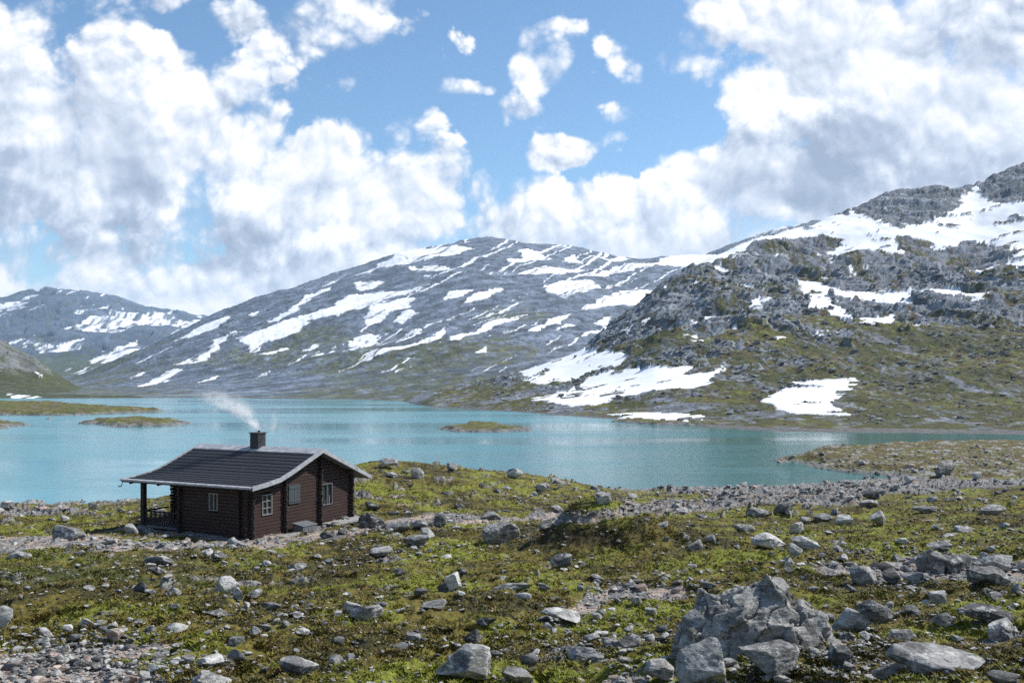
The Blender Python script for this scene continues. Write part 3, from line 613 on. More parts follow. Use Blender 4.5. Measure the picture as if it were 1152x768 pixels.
simple_mt("left_slope", "dark green slope at the left edge behind the lake",
 {-260:[(680,('z',-17)),(760,('z',-13.5)),(900,430),(1000,370),(1100,300),(1500,('z',60))],0:[(690,('z',-17)),(770,('z',-13.5)),(880,440),(1000,412),(1100,381),(1500,('z',20))],
  30:[(690,('z',-17)),(770,('z',-13.5)),(880,441),(1000,422),(1100,398),(1500,('z',0))],60:[(690,('z',-17)),(770,('z',-13.5)),(880,442),(1000,433),(1100,420),(1500,('z',-14))],
  90:[(690,('z',-17)),(770,('z',-13.5)),(880,442),(1000,440),(1100,436),(1500,('z',-17))],150:[(690,('z',-17)),(770,('z',-14)),(880,('z',-14)),(1000,('z',-14)),(1100,('z',-16)),(1500,('z',-18))]},
 np.concatenate([u_grid(-240, -10, 6), u_grid(-6, 160, 1.4)]), np.exp(np.linspace(math.log(700), math.log(1500), 220)), SN_LEFT, 9, 24, 341, [.12, .125, .12], [.055, .06, .022], 10, M_mount, 8)

# islands: low heath-covered islets, each its own terrain object
def island(label, pts, hmax, seed):
    P = [lake_pt(*p) for p in pts]; xs = [p[0] for p in P]; ys = [p[1] for p in P]; mg = 6
    nx = int(min(420, (max(xs) - min(xs) + 2 * mg) / .45)); ny = int(min(220, (max(ys) - min(ys) + 2 * mg) / .7))
    X, Y = np.meshgrid(np.linspace(min(xs) - mg, max(xs) + mg, nx), np.linspace(min(ys) - mg, max(ys) + mg, ny))
    sd = sdpoly(X + 4 * fbm(X / 14, Y / 14, 3, seed), Y + 6 * fbm(X / 14, Y / 14, 3, seed + 1), P)
    b, e, r = blocks(X / 2.6, Y / 2.6, seed, .7)
    rim = 1 - sstep(sd, 1.5, 5)
    Z = -.4 + np.clip(sd * .3, -1.2, hmax) * (1 + .5 * fbm(X / 12, Y / 12, 3, seed + 3)) + b * .55 * sstep(sd, -.5, 1.5) * (.35 + .65 * rim)
    nn = fbm(X / 7, Y / 7, 5, seed + 5, gain=.65)
    C = cmix(np.broadcast_to([.105, .098, .03], X.shape + (3,)), [.13, .09, .035], sstep(nn, 0, .25)); C = cmix(C, [.10, .12, .025], sstep(-nn, .05, .25))
    C = cmix(C, np.array([.15, .15, .145]) , np.clip(rim * 1.3 + (nn > .2) * .5, 0, 1)); C = C * (.75 + .5 * r[..., None])
    tag(link("island", grid_mesh("island", X, Y, Z, C), M_hill), label, "island", kind='structure')
island("low mossy islet in the middle of the lake", [(488,482.5),(505,479),(540,476.5),(575,479),(606,484),(560,486.5),(510,486)], 1.3, 401)
island("flat grassy islet left of the chimney smoke", [(84,476),(110,472.5),(150,470.5),(190,472),(218,476),(190,479.5),(130,480.5)], 1.4, 411)
island("long narrow spit reaching in from the left edge of the lake", [(-300,462),(-100,452),(0,453),(60,454),(110,458),(190,462.5),(120,466),(60,467.5),(0,467),(-150,470)], 2.0, 421)
island("small islet cut by the left edge of the photo", [(-60,478),(-20,473),(10,474),(30,478),(10,482),(-40,484)], 1.2, 431)
island("dark rock islet off the right hillside shore", [(680,474),(720,471.5),(770,470),(850,474),(880,479),(800,479.5),(720,477)], 1.2, 441)
island("gravelly islet rock beside the flat grassy islet", [(48,471),(56,470.3),(62,471.2),(54,472)], .6, 451)

# ------------------------------------------------------------------ rocks
_ico = {}
def ico(n):
    if n not in _ico:
        bm = bmesh.new(); bmesh.ops.create_icosphere(bm, subdivisions=n, radius=1)
        v = np.array([x.co[:] for x in bm.verts]); f = np.array([[q.index for q in p.verts] for p in bm.faces]); bm.free(); _ico[n] = (v, f)
    return _ico[n]
def rock_verts(seed, n, cuts=11, rough=.10, strata=.0):
    r = np.random.default_rng(seed); v, f = ico(n); v = v.copy()
    for _ in range(cuts):
        d = r.normal(size=3); d[2] *= .8; d /= np.linalg.norm(d); o = r.uniform(.36, .74)
        k = np.maximum(0, v @ d - o); v = v - k[:, None] * d * .93
    nrm = v / np.linalg.norm(v, axis=1)[:, None]
    if n >= 3: v = v + nrm * (rough * fbm3(v * 2.1 + seed, 5 if n > 4 else 3, seed, .6))[:, None]
    else: v = v + nrm * (rough * 1.2 * perlin3(v * 1.7 + seed * 1.3, seed))[:, None]
    if strata:
        ax = np.array([.45, -.2, .87]); h = v @ ax * 6 + 1.2 * fbm3(v * 1.6, 3, seed + 5); s = np.abs((h % 1) - .5) * 2
        v = v - nrm * (strata * sstep(s, .75, 1.0))[:, None]
    e = np.abs(v).max(0); return v / e, f
ROCKS = []   # (px, py_base, w_px, h_px, tone, label)
def from4(L): return [(768 + .336 * x, 510 + .336 * (y + h * .42), w * .336, h * .336) + tuple(r) for x, y, w, h, *r in L]
def from3(L): return [(384 + .336 * x, 510 + .336 * (y + h * .42), w * .336, h * .336) + tuple(r) for x, y, w, h, *r in L]
def from2(L): return [(x / 3., 540 + (y + h * .42) / 3., w / 3., h / 3.) + tuple(r) for x, y, w, h, *r in L]
ROCKS += from4([(305,690,205,120,"rounded grey boulder in front of the foot of the jagged outcrop"),(75,710,175,140,"pale cracked boulder at the bottom edge left of the jagged outcrop"),
 (565,560,140,95,"grey boulder touching the right side of the jagged outcrop"),(660,530,130,80,"dark pointed boulder just right of the jagged outcrop"),
 (870,660,300,120,"long slanting rock slab right of the jagged outcrop"),(750,605,100,45,"flat rock lying above the slanting slab"),(890,555,85,50,"wedge shaped rock in the grass beyond the slanting slab"),
 (1035,545,190,65,"wide low grey rock near the right edge above the slanting slab"),(1075,600,115,70,"rounded rock near the right edge below the wide low rock"),(540,680,120,85,"dark angular block between the outcrop and the slanting slab"),
 (810,715,220,90,"dark broken ledge below the slanting slab at the bottom right"),(700,735,110,60),(1080,750,150,50),
 (385,250,52,36),(295,300,115,55,"smooth pale boulder, left one of the pair in the right middle ground"),(412,300,100,45,"smooth pale boulder, right one of the pair in the right middle ground"),(380,328,50,42,"small round stone in front of the pale boulder pair"),
 (50,305,58,42),(100,290,42,30),(205,250,82,32),(470,210,72,30),(545,225,60,35),(665,225,72,48),(620,170,70,30),(640,135,92,42,"dark boulder on the stony shore of the bay"),
 (615,420,98,62),(710,415,82,58),(850,362,105,90,"tallest dark block in the rock cluster on the right"),(925,375,105,62),(780,415,82,42),(1020,410,175,72,"big slanting grey slab in the rock cluster at the right"),(1062,370,112,60),
 (870,310,82,36),(740,295,46,26),(865,480,72,46),(770,530,50,26),(35,380,42,12),(85,480,32,26),(960,250,82,22),(890,270,52,18),(1030,190,105,36),(820,190,92,26),(260,200,85,34),(345,190,72,42),(680,380,125,32),(570,375,60,20),
 (1125,455,40,30),(1120,500,50,22),(440,460,40,16),(760,90,40,24),(880,60,90,45,"dark rock at the water edge of the far side peninsula"),(990,75,40,25)])
ROCKS += from3([(510,262,170,84,"large flat topped boulder in the middle of the meadow"),(378,435,62,58,"upright light boulder below the large flat topped boulder"),(345,450,50,35),(585,450,145,36),(607,483,62,26),(260,472,60,26),(80,540,112,52),(30,518,72,46),(310,510,80,26),
 (745,365,92,42,"curved dark slab in front of the heather mound"),(755,560,170,44,"long pale slab in the grass below the heather mound"),(440,615,60,50),(475,563,82,26),(625,700,72,46),(820,672,135,42),(965,628,82,52),(990,500,42,36),
 (420,720,215,125,"weathered boulder cut by the bottom edge of the photo"),(590,755,105,45),(235,620,60,30),(195,645,52,20),(1070,750,105,70),(100,228,88,48,"dark boulder just right of the cabin corner"),(335,227,52,42),(190,250,82,30),(255,245,72,30),(285,268,52,36),(250,295,92,36),
 (245,68,60,38),(155,40,60,32),(365,48,46,30),(330,75,40,20),(205,10,52,28,"pale rock on the crest behind the cabin"),(500,210,82,26),(575,70,62,32),(880,165,52,42),(690,235,62,36),(390,178,46,16),(120,335,92,36),(100,180,52,26),(175,198,40,18),(165,70,46,16),(665,120,46,26),(720,185,46,26),(690,575,52,30)])
ROCKS += from2([(225,178,125,58,"big rounded boulder in the meadow left of the cabin porch"),(50,248,82,30),(730,262,62,32),(545,275,112,34),(1000,290,78,42),(760,355,82,66,"tall white boulder in the grass below the cabin"),(795,385,42,42),(470,363,46,36),(525,308,66,22),(585,372,46,26),(585,433,46,18),
 (730,455,92,26),(915,433,66,26),(580,497,88,28),(150,517,58,32),(375,528,76,44,"pinkish rock in the lower left grass"),(10,465,56,66,"pale rock cut by the left edge"),(795,545,52,32),(790,590,82,40),(695,602,104,48,"white flat rock near the bottom left"),(1000,628,125,54),
 (865,512,46,30),(680,668,170,56,"broad bright rock slab at the bottom edge left of centre"),(1015,510,46,12),(530,600,52,36),(20,90,42,26),(312,83,40,22),(440,165,42,42,"upright stone beside the porch post"),(530,105,56,26,"pale rounded rock behind the porch"),(1125,610,62,36),(285,480,52,26),(465,487,36,20),(430,567,52,20),(1100,190,60,22)])
TONE = {'g': (.225, .222, .215), 'd': (.11, .11, .108), 'w': (.36, .355, .34), 'p': (.36, .27, .22)}
rr = np.random.default_rng(3)
# scattered stones: positions follow the stony patches of the photo
def stony(px, py):
    m = np.zeros(px.shape)
    for x, y, a, b, w in [(60,745,110,30,1.2),(170,612,120,14,1.),(350,590,80,14,1.),(620,560,120,20,.7),(650,545,100,12,.8),(560,585,110,14,.6),(770,565,80,14,1.),(900,556,200,12,.9),(1080,550,120,16,.8),(1040,640,130,22,1.1),(1000,700,120,22,.5),
                          (700,665,90,16,.8),(690,725,90,20,.7),(60,575,80,5,1.4),(450,530,70,14,.5),(900,740,150,24,.9),(300,690,120,20,.3),(1100,600,80,16,.5),(960,600,80,16,.3),(180,750,80,20,.6),(430,620,60,18,.5),(240,640,120,10,.4),(1040,520,110,12,.8)]:
        m = np.maximum(m, w * np.exp(-(((px - x) / a) ** 2 + ((py - y) / b) ** 2)))
    return m
N = 150000
cx = rr.uniform(-60, 1210, N); cy = 500 + 278 * rr.random(N) ** .9
X, Y, ok, gv = hit(cx, cy)
cl = np.clip(.5 + 1.6 * fbm(X / 2.2, Y / 2.2, 4, 500), 0, 1)
pr = .035 + .055 * cl + .50 * stony(cx, cy) * (.35 + .9 * cl) + .22 * gv
lx, ly = cab_local(X, Y)
inside = (lx > -7.3) & (lx < .25) & (ly > -.2) & (ly < 8.0)
ok &= (rr.random(N) < pr * .62) & ~inside & (Y < 230)
X, Y, cx, cy, gv = X[ok], Y[ok], cx[ok], cy[ok], gv[ok]
wpx = 1.75 * (rr.random(len(X)) + .012) ** -.52; wpx = np.minimum(wpx, 17) * np.interp(cy, [520, 560, 640, 768], [.7, .85, 1.1, 1.45])
wm = np.clip(wpx * Y / F, .05, 1.5)
px_w = wm * F / Y
order = np.argsort(-px_w); NH = len(ROCKS); N_IND = 295 - NH
protos = []
for k in range(26):
    v, f = rock_verts(1000 + k, 4, 11 + k % 5, .11, .03 if k % 3 == 0 else 0)
    protos.append(np_mesh("rock", v, f)); protos[-1].materials.append(M_rock)
def place_rock(me, X, Y, w, d, h, sink, rz, tone, label, group, name="rock", tilt=(0, 0)):
    o = bpy.data.objects.new(name, me); COL.objects.link(o)
    z = float(gz(X, Y)); o.location = (X, Y, z + h / 2 * (1 - sink)); o.scale = (w / 2, d / 2, h / 2 * 1.12)
    o.rotation_euler = (tilt[0], tilt[1], rz); c = np.array(TONE[tone]); o.color = (c[0], c[1], c[2], 1)
    return tag(o, label, "rock", group)
def zone(px, py):
    if py > 700: a = "in the foreground"
    elif py > 640: a = "on the near meadow"
    elif py > 600: a = "on the middle meadow"
    elif py > 560: a = "on the far meadow"
    else: a = "on the stony lake rise"
    b = "below the cabin" if px < 300 else "right of the cabin" if px < 470 else "near the flat boulder" if px < 600 else "by the heather mound" if px < 780 else "by the pale boulder pair" if px < 960 else "towards the right edge"
    return a + " " + b
TN = {'g': 'grey', 'd': 'dark grey', 'w': 'pale', 'p': 'pinkish'}
for i, R in enumerate(ROCKS):
    px, py, w, h = R[:4]; lab = R[4] if len(R) > 4 else None
    x, y, okk, _ = hit(px, py); x, y = float(x[0]), float(y[0]); wmm, hm = w * y / F, h * y / F
    tone = 'w' if lab and ('pale' in lab or 'white' in lab or 'bright' in lab or 'light ' in lab) else 'd' if lab and 'dark' in lab else 'p' if lab and 'pink' in lab else rr.choice(['g', 'g', 'w', 'd'])
    dd = wmm * rr.uniform(.6, .85); flat = h / w < .4; g = None
    if lab is None:
        zn = zone(px, py); sh = "slab like rock" if flat else "rounded rock"; lab = f"{TN[tone]} {sh} {zn}"; g = "rocks " + zn
    n = 5 if w > 30 else 4
    v, f = rock_verts(2000 + i, n, 13, .11, .035 if w > 25 else 0); me = np_mesh("rock", v, f); me.materials.append(M_rock)
    place_rock(me, x, y + dd * .25, wmm * 1.06, dd, hm * 1.12, .34, rr.uniform(-.25, .25), tone, lab, g, "boulder" if w > 30 else "rock", (rr.uniform(-.1, .1), rr.uniform(-.12, .12)))
for j in order[:N_IND]:
    tone = rr.choice(['g', 'g', 'g', 'w', 'd', 'p' if gv[j] > .4 else 'g']); fl = rr.uniform(.25, .6); w = wm[j]; zn = zone(cx[j], cy[j])
    sh = "flat stone" if fl < .55 else "chunky stone"
    place_rock(protos[rr.integers(26)], float(X[j]), float(Y[j]), w, w * rr.uniform(.6, 1), w * fl, .3, rr.uniform(0, 6.28), tone, f"small {TN[tone]} {sh} {zn}", "stones " + zn, "stone", (rr.uniform(-.2, .2), rr.uniform(-.2, .2)))
# the smaller rest: one mass of loose stones
def stone_mass(idx, n, name):
    VV = []; FF = []; CC = []; off = 0; base = [rock_verts(3000 + k, n, 9, .12) for k in range(12)]
    for j in idx:
        v, f = base[rr.integers(12)]; w = wm[j]; a = rr.uniform(0, 6.28); ca, sa = math.cos(a), math.sin(a)
        s = np.array([w / 2, w / 2 * rr.uniform(.55, 1), w / 2 * rr.uniform(.25, .65)]); q = v * s
        q = np.stack([q[:, 0] * ca - q[:, 1] * sa, q[:, 0] * sa + q[:, 1] * ca, q[:, 2] + q[:, 0] * rr.uniform(-.3, .3)], 1)
        VV.append(q + (X[j], Y[j], ZZ[j] + s[2] * .45)); FF.append(f + off); off += len(v)
        t = np.array(TONE[rr.choice(['g', 'g', 'w', 'w', 'd', 'p' if gv[j] > .3 else 'g'])]) * rr.uniform(.7, 1.25); CC.append(np.broadcast_to(t, (len(v), 3)))
    o = link(name, np_mesh(name, np.concatenate(VV), np.concatenate(FF), np.concatenate(CC), smooth=False), M_stones)
    return o
def hill_boulders():
    xx, yy, zz = HB; VV = []; FF = []; CC = []; off = 0; base = [rock_verts(3500 + k, 2, 9, .12) for k in range(10)]; r = np.random.default_rng(9)
    for x, y, z in zip(xx, yy, zz):
        v, f = base[r.integers(10)]; w = min(7., 1.9 * (r.random() + .02) ** -.45 * y / F * .95); s_ = np.array([w / 2, w / 2 * r.uniform(.6, 1.2), w / 2 * r.uniform(.35, .7)])
        VV.append(v * s_ + (x, y, z + s_[2] * .3)); FF.append(f + off); off += len(v); CC.append(np.broadcast_to(np.array([.2, .205, .21]) * r.uniform(.45, 1.35), (len(v), 3)))
    tag(link("hillside_boulders", np_mesh("hillside_boulders", np.concatenate(VV), np.concatenate(FF), np.concatenate(CC), smooth=False), M_hill), "countless grey boulders strewn over the hillside across the lake", "boulders", kind='stuff')
hill_boulders()
ZZ = gz(X, Y); rest = order[N_IND:]
tag(stone_mass(rest[:4500], 2, "loose_stones"), "loose grey stones strewn over the moss and along the shore", "stones", kind='stuff')
tag(stone_mass(rest[4500:], 1, "gravel"), "gravel and pebbles scattered over the meadow and path", "gravel", kind='stuff')

# the jagged outcrop on the lower right: fractured blocks fused into one mass
def outcrop():
    x0, y0, _, _ = hit(872, 742); x0, y0 = float(x0[0]), float(y0[0]); s = y0 / F; z0 = float(gz(x0, y0)) - .05
    VV = []; FF = []; off = 0
    hull = [(16, 2, 82), (26, 14, 80), (-8, 10, 70), (-52, 2, 58), (-66, 16, 52), (-92, 0, 32), (-112, -8, -12), (58, 2, 50), (80, 4, 26), (108, 0, -12), (-78, -44, -12), (-20, -58, -12), (50, -50, -12), (-60, 60, -12), (60, 60, -12),
            (6, 44, 66), (-30, -30, 52), (-62, -26, 40), (30, -26, 54), (8, -40, 34), (62, -24, 26)]
    bm = bmesh.new()
    for q in hull: bm.verts.new((x0 + q[0] * s, y0 + .9 + q[1] * s, z0 + q[2] * s))
    hb = bmesh.ops.convex_hull(bm, input=list(bm.verts)); bmesh.ops.triangulate(bm, faces=bm.faces)
    for v_ in [v_ for v_ in bm.verts if not v_.link_faces]: bm.verts.remove(v_)
    bm.verts.index_update(); VV.append(np.array([v_.co[:] for v_ in bm.verts])); FF.append(np.array([[q.index for q in f_.verts] for f_ in bm.faces])); off = len(VV[0]); bm.free()
    P = [(22, 4, 52, 50, 88, .25), (-30, -20, 60, 44, 66, -.3), (-70, -12, 46, 40, 44, .3), (58, -10, 44, 44, 52, -.45), (10, -36, 50, 34, 44, .2), (-50, 8, 40, 50, 74, -.2)]
    for i, (u, d, w, dp, h, rl) in enumerate(P):
        v, f = rock_verts(5100 + i * 7, 4, 26, .02, 0); q = v * np.array([w * .56, dp * .56, h * .53]) * s
        c, sn_ = math.cos(rl), math.sin(rl); q = np.stack([q[:, 0] * c + q[:, 2] * sn_, q[:, 1], -q[:, 0] * sn_ + q[:, 2] * c], 1)
        VV.append(q + (x0 + u * s, y0 + .9 + d * s, z0 + h * .44 * s)); FF.append(f + off); off += len(v)
    me = np_mesh("rock_outcrop", np.concatenate(VV), np.concatenate(FF)); o = link("rock_outcrop", me)
    md = o.modifiers.new("fuse", 'REMESH'); md.mode = 'VOXEL'; md.voxel_size = .02
    dg = bpy.context.evaluated_depsgraph_get(); ev = o.evaluated_get(dg); m2 = bpy.data.meshes.new_from_object(ev); o.modifiers.clear(); o.data = m2; m2.name = "rock_outcrop"
    n = len(m2.vertices); V = np.empty(n * 3, np.float32); m2.vertices.foreach_get('co', V); V = V.reshape(-1, 3).astype(float)
    N_ = np.empty(n * 3, np.float32); m2.vertices.foreach_get('normal', N_); N_ = N_.reshape(-1, 3)
    L = V - (x0, y0, z0); ax = np.array([.55, -.25, .80]); hh = L @ ax * 5.5 + .9 * fbm3(L * 1.4, 3, 71); cr = np.abs(hh % 1 - .5) * 2
    ax2 = np.array([-.8, .3, .5]); h2 = L @ ax2 * 3.1 + 1.1 * fbm3(L * 1.7, 3, 75); cr2 = np.abs(h2 % 1 - .5) * 2
    rg = 1 - 2 * np.abs(fbm3(L * np.array([1.3, 1.3, 1.9]), 5, 83, .55))
    d = -.06 * sstep(cr2, .88, 1) + .10 * ((h2 // 1 * 5.17) % 1) + .05 * fbm3(L * 4.2, 4, 79, .65) - .05 * sstep(rg, .88, .99) - .05
    V = V + N_ * d[:, None]; m2.vertices.foreach_set('co', V.astype(np.float32).ravel()); m2.update()
    m2.polygons.foreach_set('use_smooth', np.ones(len(m2.polygons), dtype=bool)); m2.materials.clear(); m2.materials.append(M_rock); o.color = (.215, .21, .20, 1)
    tag(o, "large jagged grey outcrop with a pointed peak at the lower right", "rock outcrop")
outcrop()

# ------------------------------------------------------------------ low vegetation
def tufts():
    n = 75000; px = rr.uniform(-60, 1210, n); py = 520 + 258 * rr.random(n) ** .8
    x, y, ok, g = hit(px, py); lx, ly = cab_local(x, y)
    ok &= (g < .35 + .2 * rr.random(n)) & (y < 105) & ~((lx > -7.5) & (lx < .6) & (ly > -.7) & (ly < 8.4))
    x, y = x[ok], y[ok]; m = len(x); z = gz(x, y)
    n1 = fbm(x / 4.2, y / 4.2, 5, 81); n2 = fbm(x / 1.3, y / 1.3, 5, 82, gain=.65); kind = fbm(x / .8, y / .8, 3, 640)
    keep = (n2 + kind * .8 > -.12); x, y, z, n1, n2, kind = [a[keep] for a in (x, y, z, n1, n2, kind)]; m = len(x)
    C = np.broadcast_to(OLIVE, (m, 3)).copy(); C = cmix(C, [.16, .17, .022], sstep(n1 + .5 * n2, -.10, .2)); C = cmix(C, [.17, .12, .04], sstep(kind, .15, .3) * .8); C = cmix(C, [.05, .045, .018], sstep(-kind + -.4 * n1, .18, .36) * .85)
    pxx = x / y * F + 576; pyy = HY + F * (H - z) / y; md = np.clip(1.3 * np.exp(-(((pxx - 665) / 55) ** 2 + ((pyy - 602) / 14) ** 2)) + .9 * np.exp(-(((pxx - 130) / 170) ** 2 + ((pyy - 655) / 24) ** 2)) * sstep(n2 + n1, -.3, .2), 0, .9); C = cmix(C, [.05, .045, .016], md)
    C *= rr.uniform(.6, 1.5, (m, 1))
    K = 6; size = np.clip(rr.uniform(.05, .13, m) * np.sqrt(y / 25), .05, .2)
    a = rr.uniform(0, 6.283, (m, K)); rad = rr.uniform(0, 1, (m, K)) * size[:, None] * 1.4; hh = size[:, None] * rr.uniform(.25, .7, (m, K)); lean = rr.uniform(.4, 1.8, (m, K)) * hh; w = size[:, None] * rr.uniform(.12, .3, (m, K))
    bx = x[:, None] + np.cos(a) * rad; by = y[:, None] + np.sin(a) * rad; bz = np.broadcast_to(z[:, None] - .02, bx.shape); b = a + rr.uniform(-1, 1, (m, K)); t = rr.uniform(0, 6.283, (m, K))
    P0 = np.stack([bx + np.cos(t) * w, by + np.sin(t) * w, bz], -1); P1 = np.stack([bx - np.cos(t) * w, by - np.sin(t) * w, bz], -1); P2 = np.stack([bx + np.cos(b) * lean, by + np.sin(b) * lean, bz + hh], -1)
    V = np.stack([P0, P1, P2], 2).reshape(-1, 3); Fc = np.arange(len(V)).reshape(-1, 3)
    mm, t_, bs = new_mat("heath_leaves"); at = t_.n('ShaderNodeAttribute', attribute_name='col'); t_.put(bs.inputs['Base Color'], at.outputs['Color']); bs.inputs['Roughness'].default_value = .8; bs.inputs['Specular IOR Level'].default_value = .2
    tag(link("heather_and_grass", np_mesh("heather_and_grass", V, Fc, np.repeat(C, K * 3, 0), smooth=False), mm), "low heather, moss and grass tufts covering the meadow", "ground cover", kind='stuff')
tufts()

# ------------------------------------------------------------------ cabin
M_log = flat_mat("tarred_red_brown_logs", (.027, .0105, .0075), .75, 0, 2.6, .85, (.8, .8, 11), .012)
def weather(m):
    t = NT(m.node_tree); b = m.node_tree.nodes['Principled BSDF']; src = b.inputs['Base Color'].links[0].from_socket; tc = t.n('ShaderNodeTexCoord')
    mp = t.n('ShaderNodeMapping'); t.put(mp.inputs[0], tc.outputs['Object']); mp.inputs['Scale'].default_value = (.5, .5, 6.1)
    w = t.noise(mp.outputs[0], 1.7, 5, .7); mp2 = t.n('ShaderNodeMapping'); t.put(mp2.inputs[0], tc.outputs['Object']); mp2.inputs['Scale'].default_value = (6, 6, .5)
    r_ = t.noise(mp2.outputs[0], 1.5, 4, .6)
    c = t.mix(t.m('MULTIPLY', t.ramp(w, .52, .70), .7), src, (.07, .038, .024, 1)); c = t.mix(t.m('MULTIPLY', t.ramp(w, .46, .30), .75), c, (.010, .007, .006, 1))
    t.put(b.inputs['Base Color'], t.mix(t.m('MULTIPLY', t.ramp(r_, .55, .72), .5), c, (.018, .010, .008, 1)))
weather(M_log)
M_logdark = flat_mat("dark_log_ends", (.018, .012, .011), .8, 0, 9, .4)
M_roof = flat_mat("black_roof_felt", (.017, .018, .022), .66, 0, 5, .45, (1, 2.5, 2.5), .006)
M_trim = flat_mat("weathered_white_trim", (.31, .32, .34), .6, 0, 3, .5)
M_gray = flat_mat("grey_boards", (.11, .118, .128), .7, 0, 6, .3)
M_shut = flat_mat("blue_grey_shutter", (.05, .06, .068), .6, 0, 5, .25, (6, 6, 1))
M_iron = flat_mat("black_iron", (.02, .02, .022), .5, .3, 8, .3)
M_wfr = flat_mat("white_window_frame", (.19, .195, .19), .6, 0, 8, .3)
M_deck = flat_mat("pale_weathered_planks", (.27, .26, .25), .8, 0, 5, .3, (1, 8, 1))
m, t, b = new_mat("window_glass"); b.inputs['Base Color'].default_value = (.03, .035, .04, 1); b.inputs['Roughness'].default_value = .05; M_glass = m
cabin = bpy.data.objects.new("log_cabin", None); COL.objects.link(cabin)
cabin.location = (CAB[0], CAB[1], CABZ); cabin.rotation_euler = (0, 0, CA); cabin.empty_display_size = .5
tag(cabin, "dark brown log cabin with black shingled roof, white trim and an open porch", "cabin")
RP = [(-.51, 2.43), (.5, 2.53), (1.5, 2.68), (2.3, 2.95), (4.70, 3.89)]; RB = [(4.70, 3.89), (8.86, 2.18)]
def roofz(y):
    ys = [p[0] for p in RP] + [8.86]; zs = [p[1] for p in RP] + [2.18]; return float(np.interp(y, ys, zs))
LH = .165
def log_wall(name, axis, c, a0, a1, openings, top, out, skip=None):
    """logs along axis ('x' or 'y') at coordinate c, facing out (+1/-1); openings (a0,a1,z0,z1); top(a)->z"""
    mb = MB(); z = -.1; prof = lambda z0, z1: [(z0, .03), (z0, 0), (z0 + .018, -.032), (z1 - .018, -.032), (z1, 0), (z1, .12), (z0, .12)]
    while True:
        z1 = z + LH
        # extents under the roof line
        aa = np.linspace(a0, a1, 160); okk = np.array([top(a) for a in aa]) > z1 - .02
        if not okk.any(): break
        s0, s1 = aa[okk][0], aa[okk][-1]
        segs = [(s0, s1)]
        for o0, o1, oz0, oz1 in openings:
            if oz0 < z1 - .03 and oz1 > z + .03:
                segs = [q for p0, p1 in segs for q in ((p0, min(p1, o0)), (max(p0, o1), p1)) if q[1] - q[0] > .02]
        for p0, p1 in segs:
            P = prof(z + .004, z1 - .004)
            P = [P[1], P[2], P[3], P[4], P[5], P[6]]
            if axis == 'x': f = lambda zz, dpt, r: (r, c - out * dpt * 1.0, zz)
            else: f = lambda zz, dpt, r: (c - out * dpt * 1.0, r, zz)
            mb.extr(P, p0, p1, f)
        z = z1
    # solid backing sheet set inside, so no light leaks between logs
    return mb.build(name, M_log, cabin)
def filler(axis, c, a0, a1, z0, z1, top):
    pass
W_FRONT = (-2.56, -1.99, 1.15, 2.0); W_G1 = (.80, 1.50, .95, 1.95); W_SH = (2.70, 3.55, 1.28, 2.24); W_G3 = (5.33, 6.18, .92, 2.05)
log_wall("wall", 'x', 0, -4.54, 0, [W_FRONT], lambda a: 2.44, -1)
log_wall("wall", 'y', 0, 0.0, 7.89, [W_G1, W_SH, W_G3], lambda a: roofz(a) - .12, +1)
log_wall("wall", 'y', -4.54, .13, 1.8, [], lambda a: roofz(a) - .12, -1)
log_wall("wall", 'x', 1.8, -6.95, -4.66, [], lambda a: 2.60, -1)
log_wall("wall", 'y', -6.95, 1.93, 7.75, [], lambda a: roofz(a) - .12, -1)
log_wall("wall", 'x', 7.89, -6.95, 0, [(-2.6, -1.7, .9, 1.9)], lambda a: 2.40, +1)
core = MB(); core.box((-4.38, .2, -.05), (-.2, 7.7, 2.3)); core.box((-6.8, 2.0, -.05), (-4.39, 7.7, 2.3)); core.build("inner_walls", M_logdark, cabin)
# crossed log ends
def ends(mb, x, y, dx, dy, top):
    z = -.1; i = 0
    while z + LH < top:
        L = .20 + .03 * math.sin(i * 2.3)
        if i % 2: mb.box((min(x, x + dx * L) - (.06 if not dx else 0), min(y, y + dy * L) - (.06 if not dy else 0), z + .01), (max(x, x + dx * L) + (.06 if not dx else 0), max(y, y + dy * L) + (.06 if not dy else 0), z + LH - .01))
        else: mb.box((min(x, x + dx * L * .93) - (.055 if not dx else 0), min(y, y + dy * L * .93) - (.055 if not dy else 0), z + .012), (max(x, x + dx * L * .93) + (.055 if not dx else 0), max(y, y + dy * L * .93) + (.055 if not dy else 0), z + LH - .012))
        z += LH; i += 1
for x, y, dx, dy, tp in [(.045, 2.4, 1, 0, 2.8), (.045, 5.13, 1, 0, 3.6), (.045, 7.78, 1, 0, 2.42), (.045, .07, 1, 0, 2.35), (-.07, -.045, 0, -1, 2.35), (-4.47, -.045, 0, -1, 2.35), (-.07, 7.94, 0, 1, 2.35), (-6.88, 1.75, 0, -1, 2.5), (-.55, -.045, 0, -1, 2.35)]:
    mb = MB(); ends(mb, x, y, dx, dy, tp); mb.build("corner_logs", M_logdark, cabin, .012)
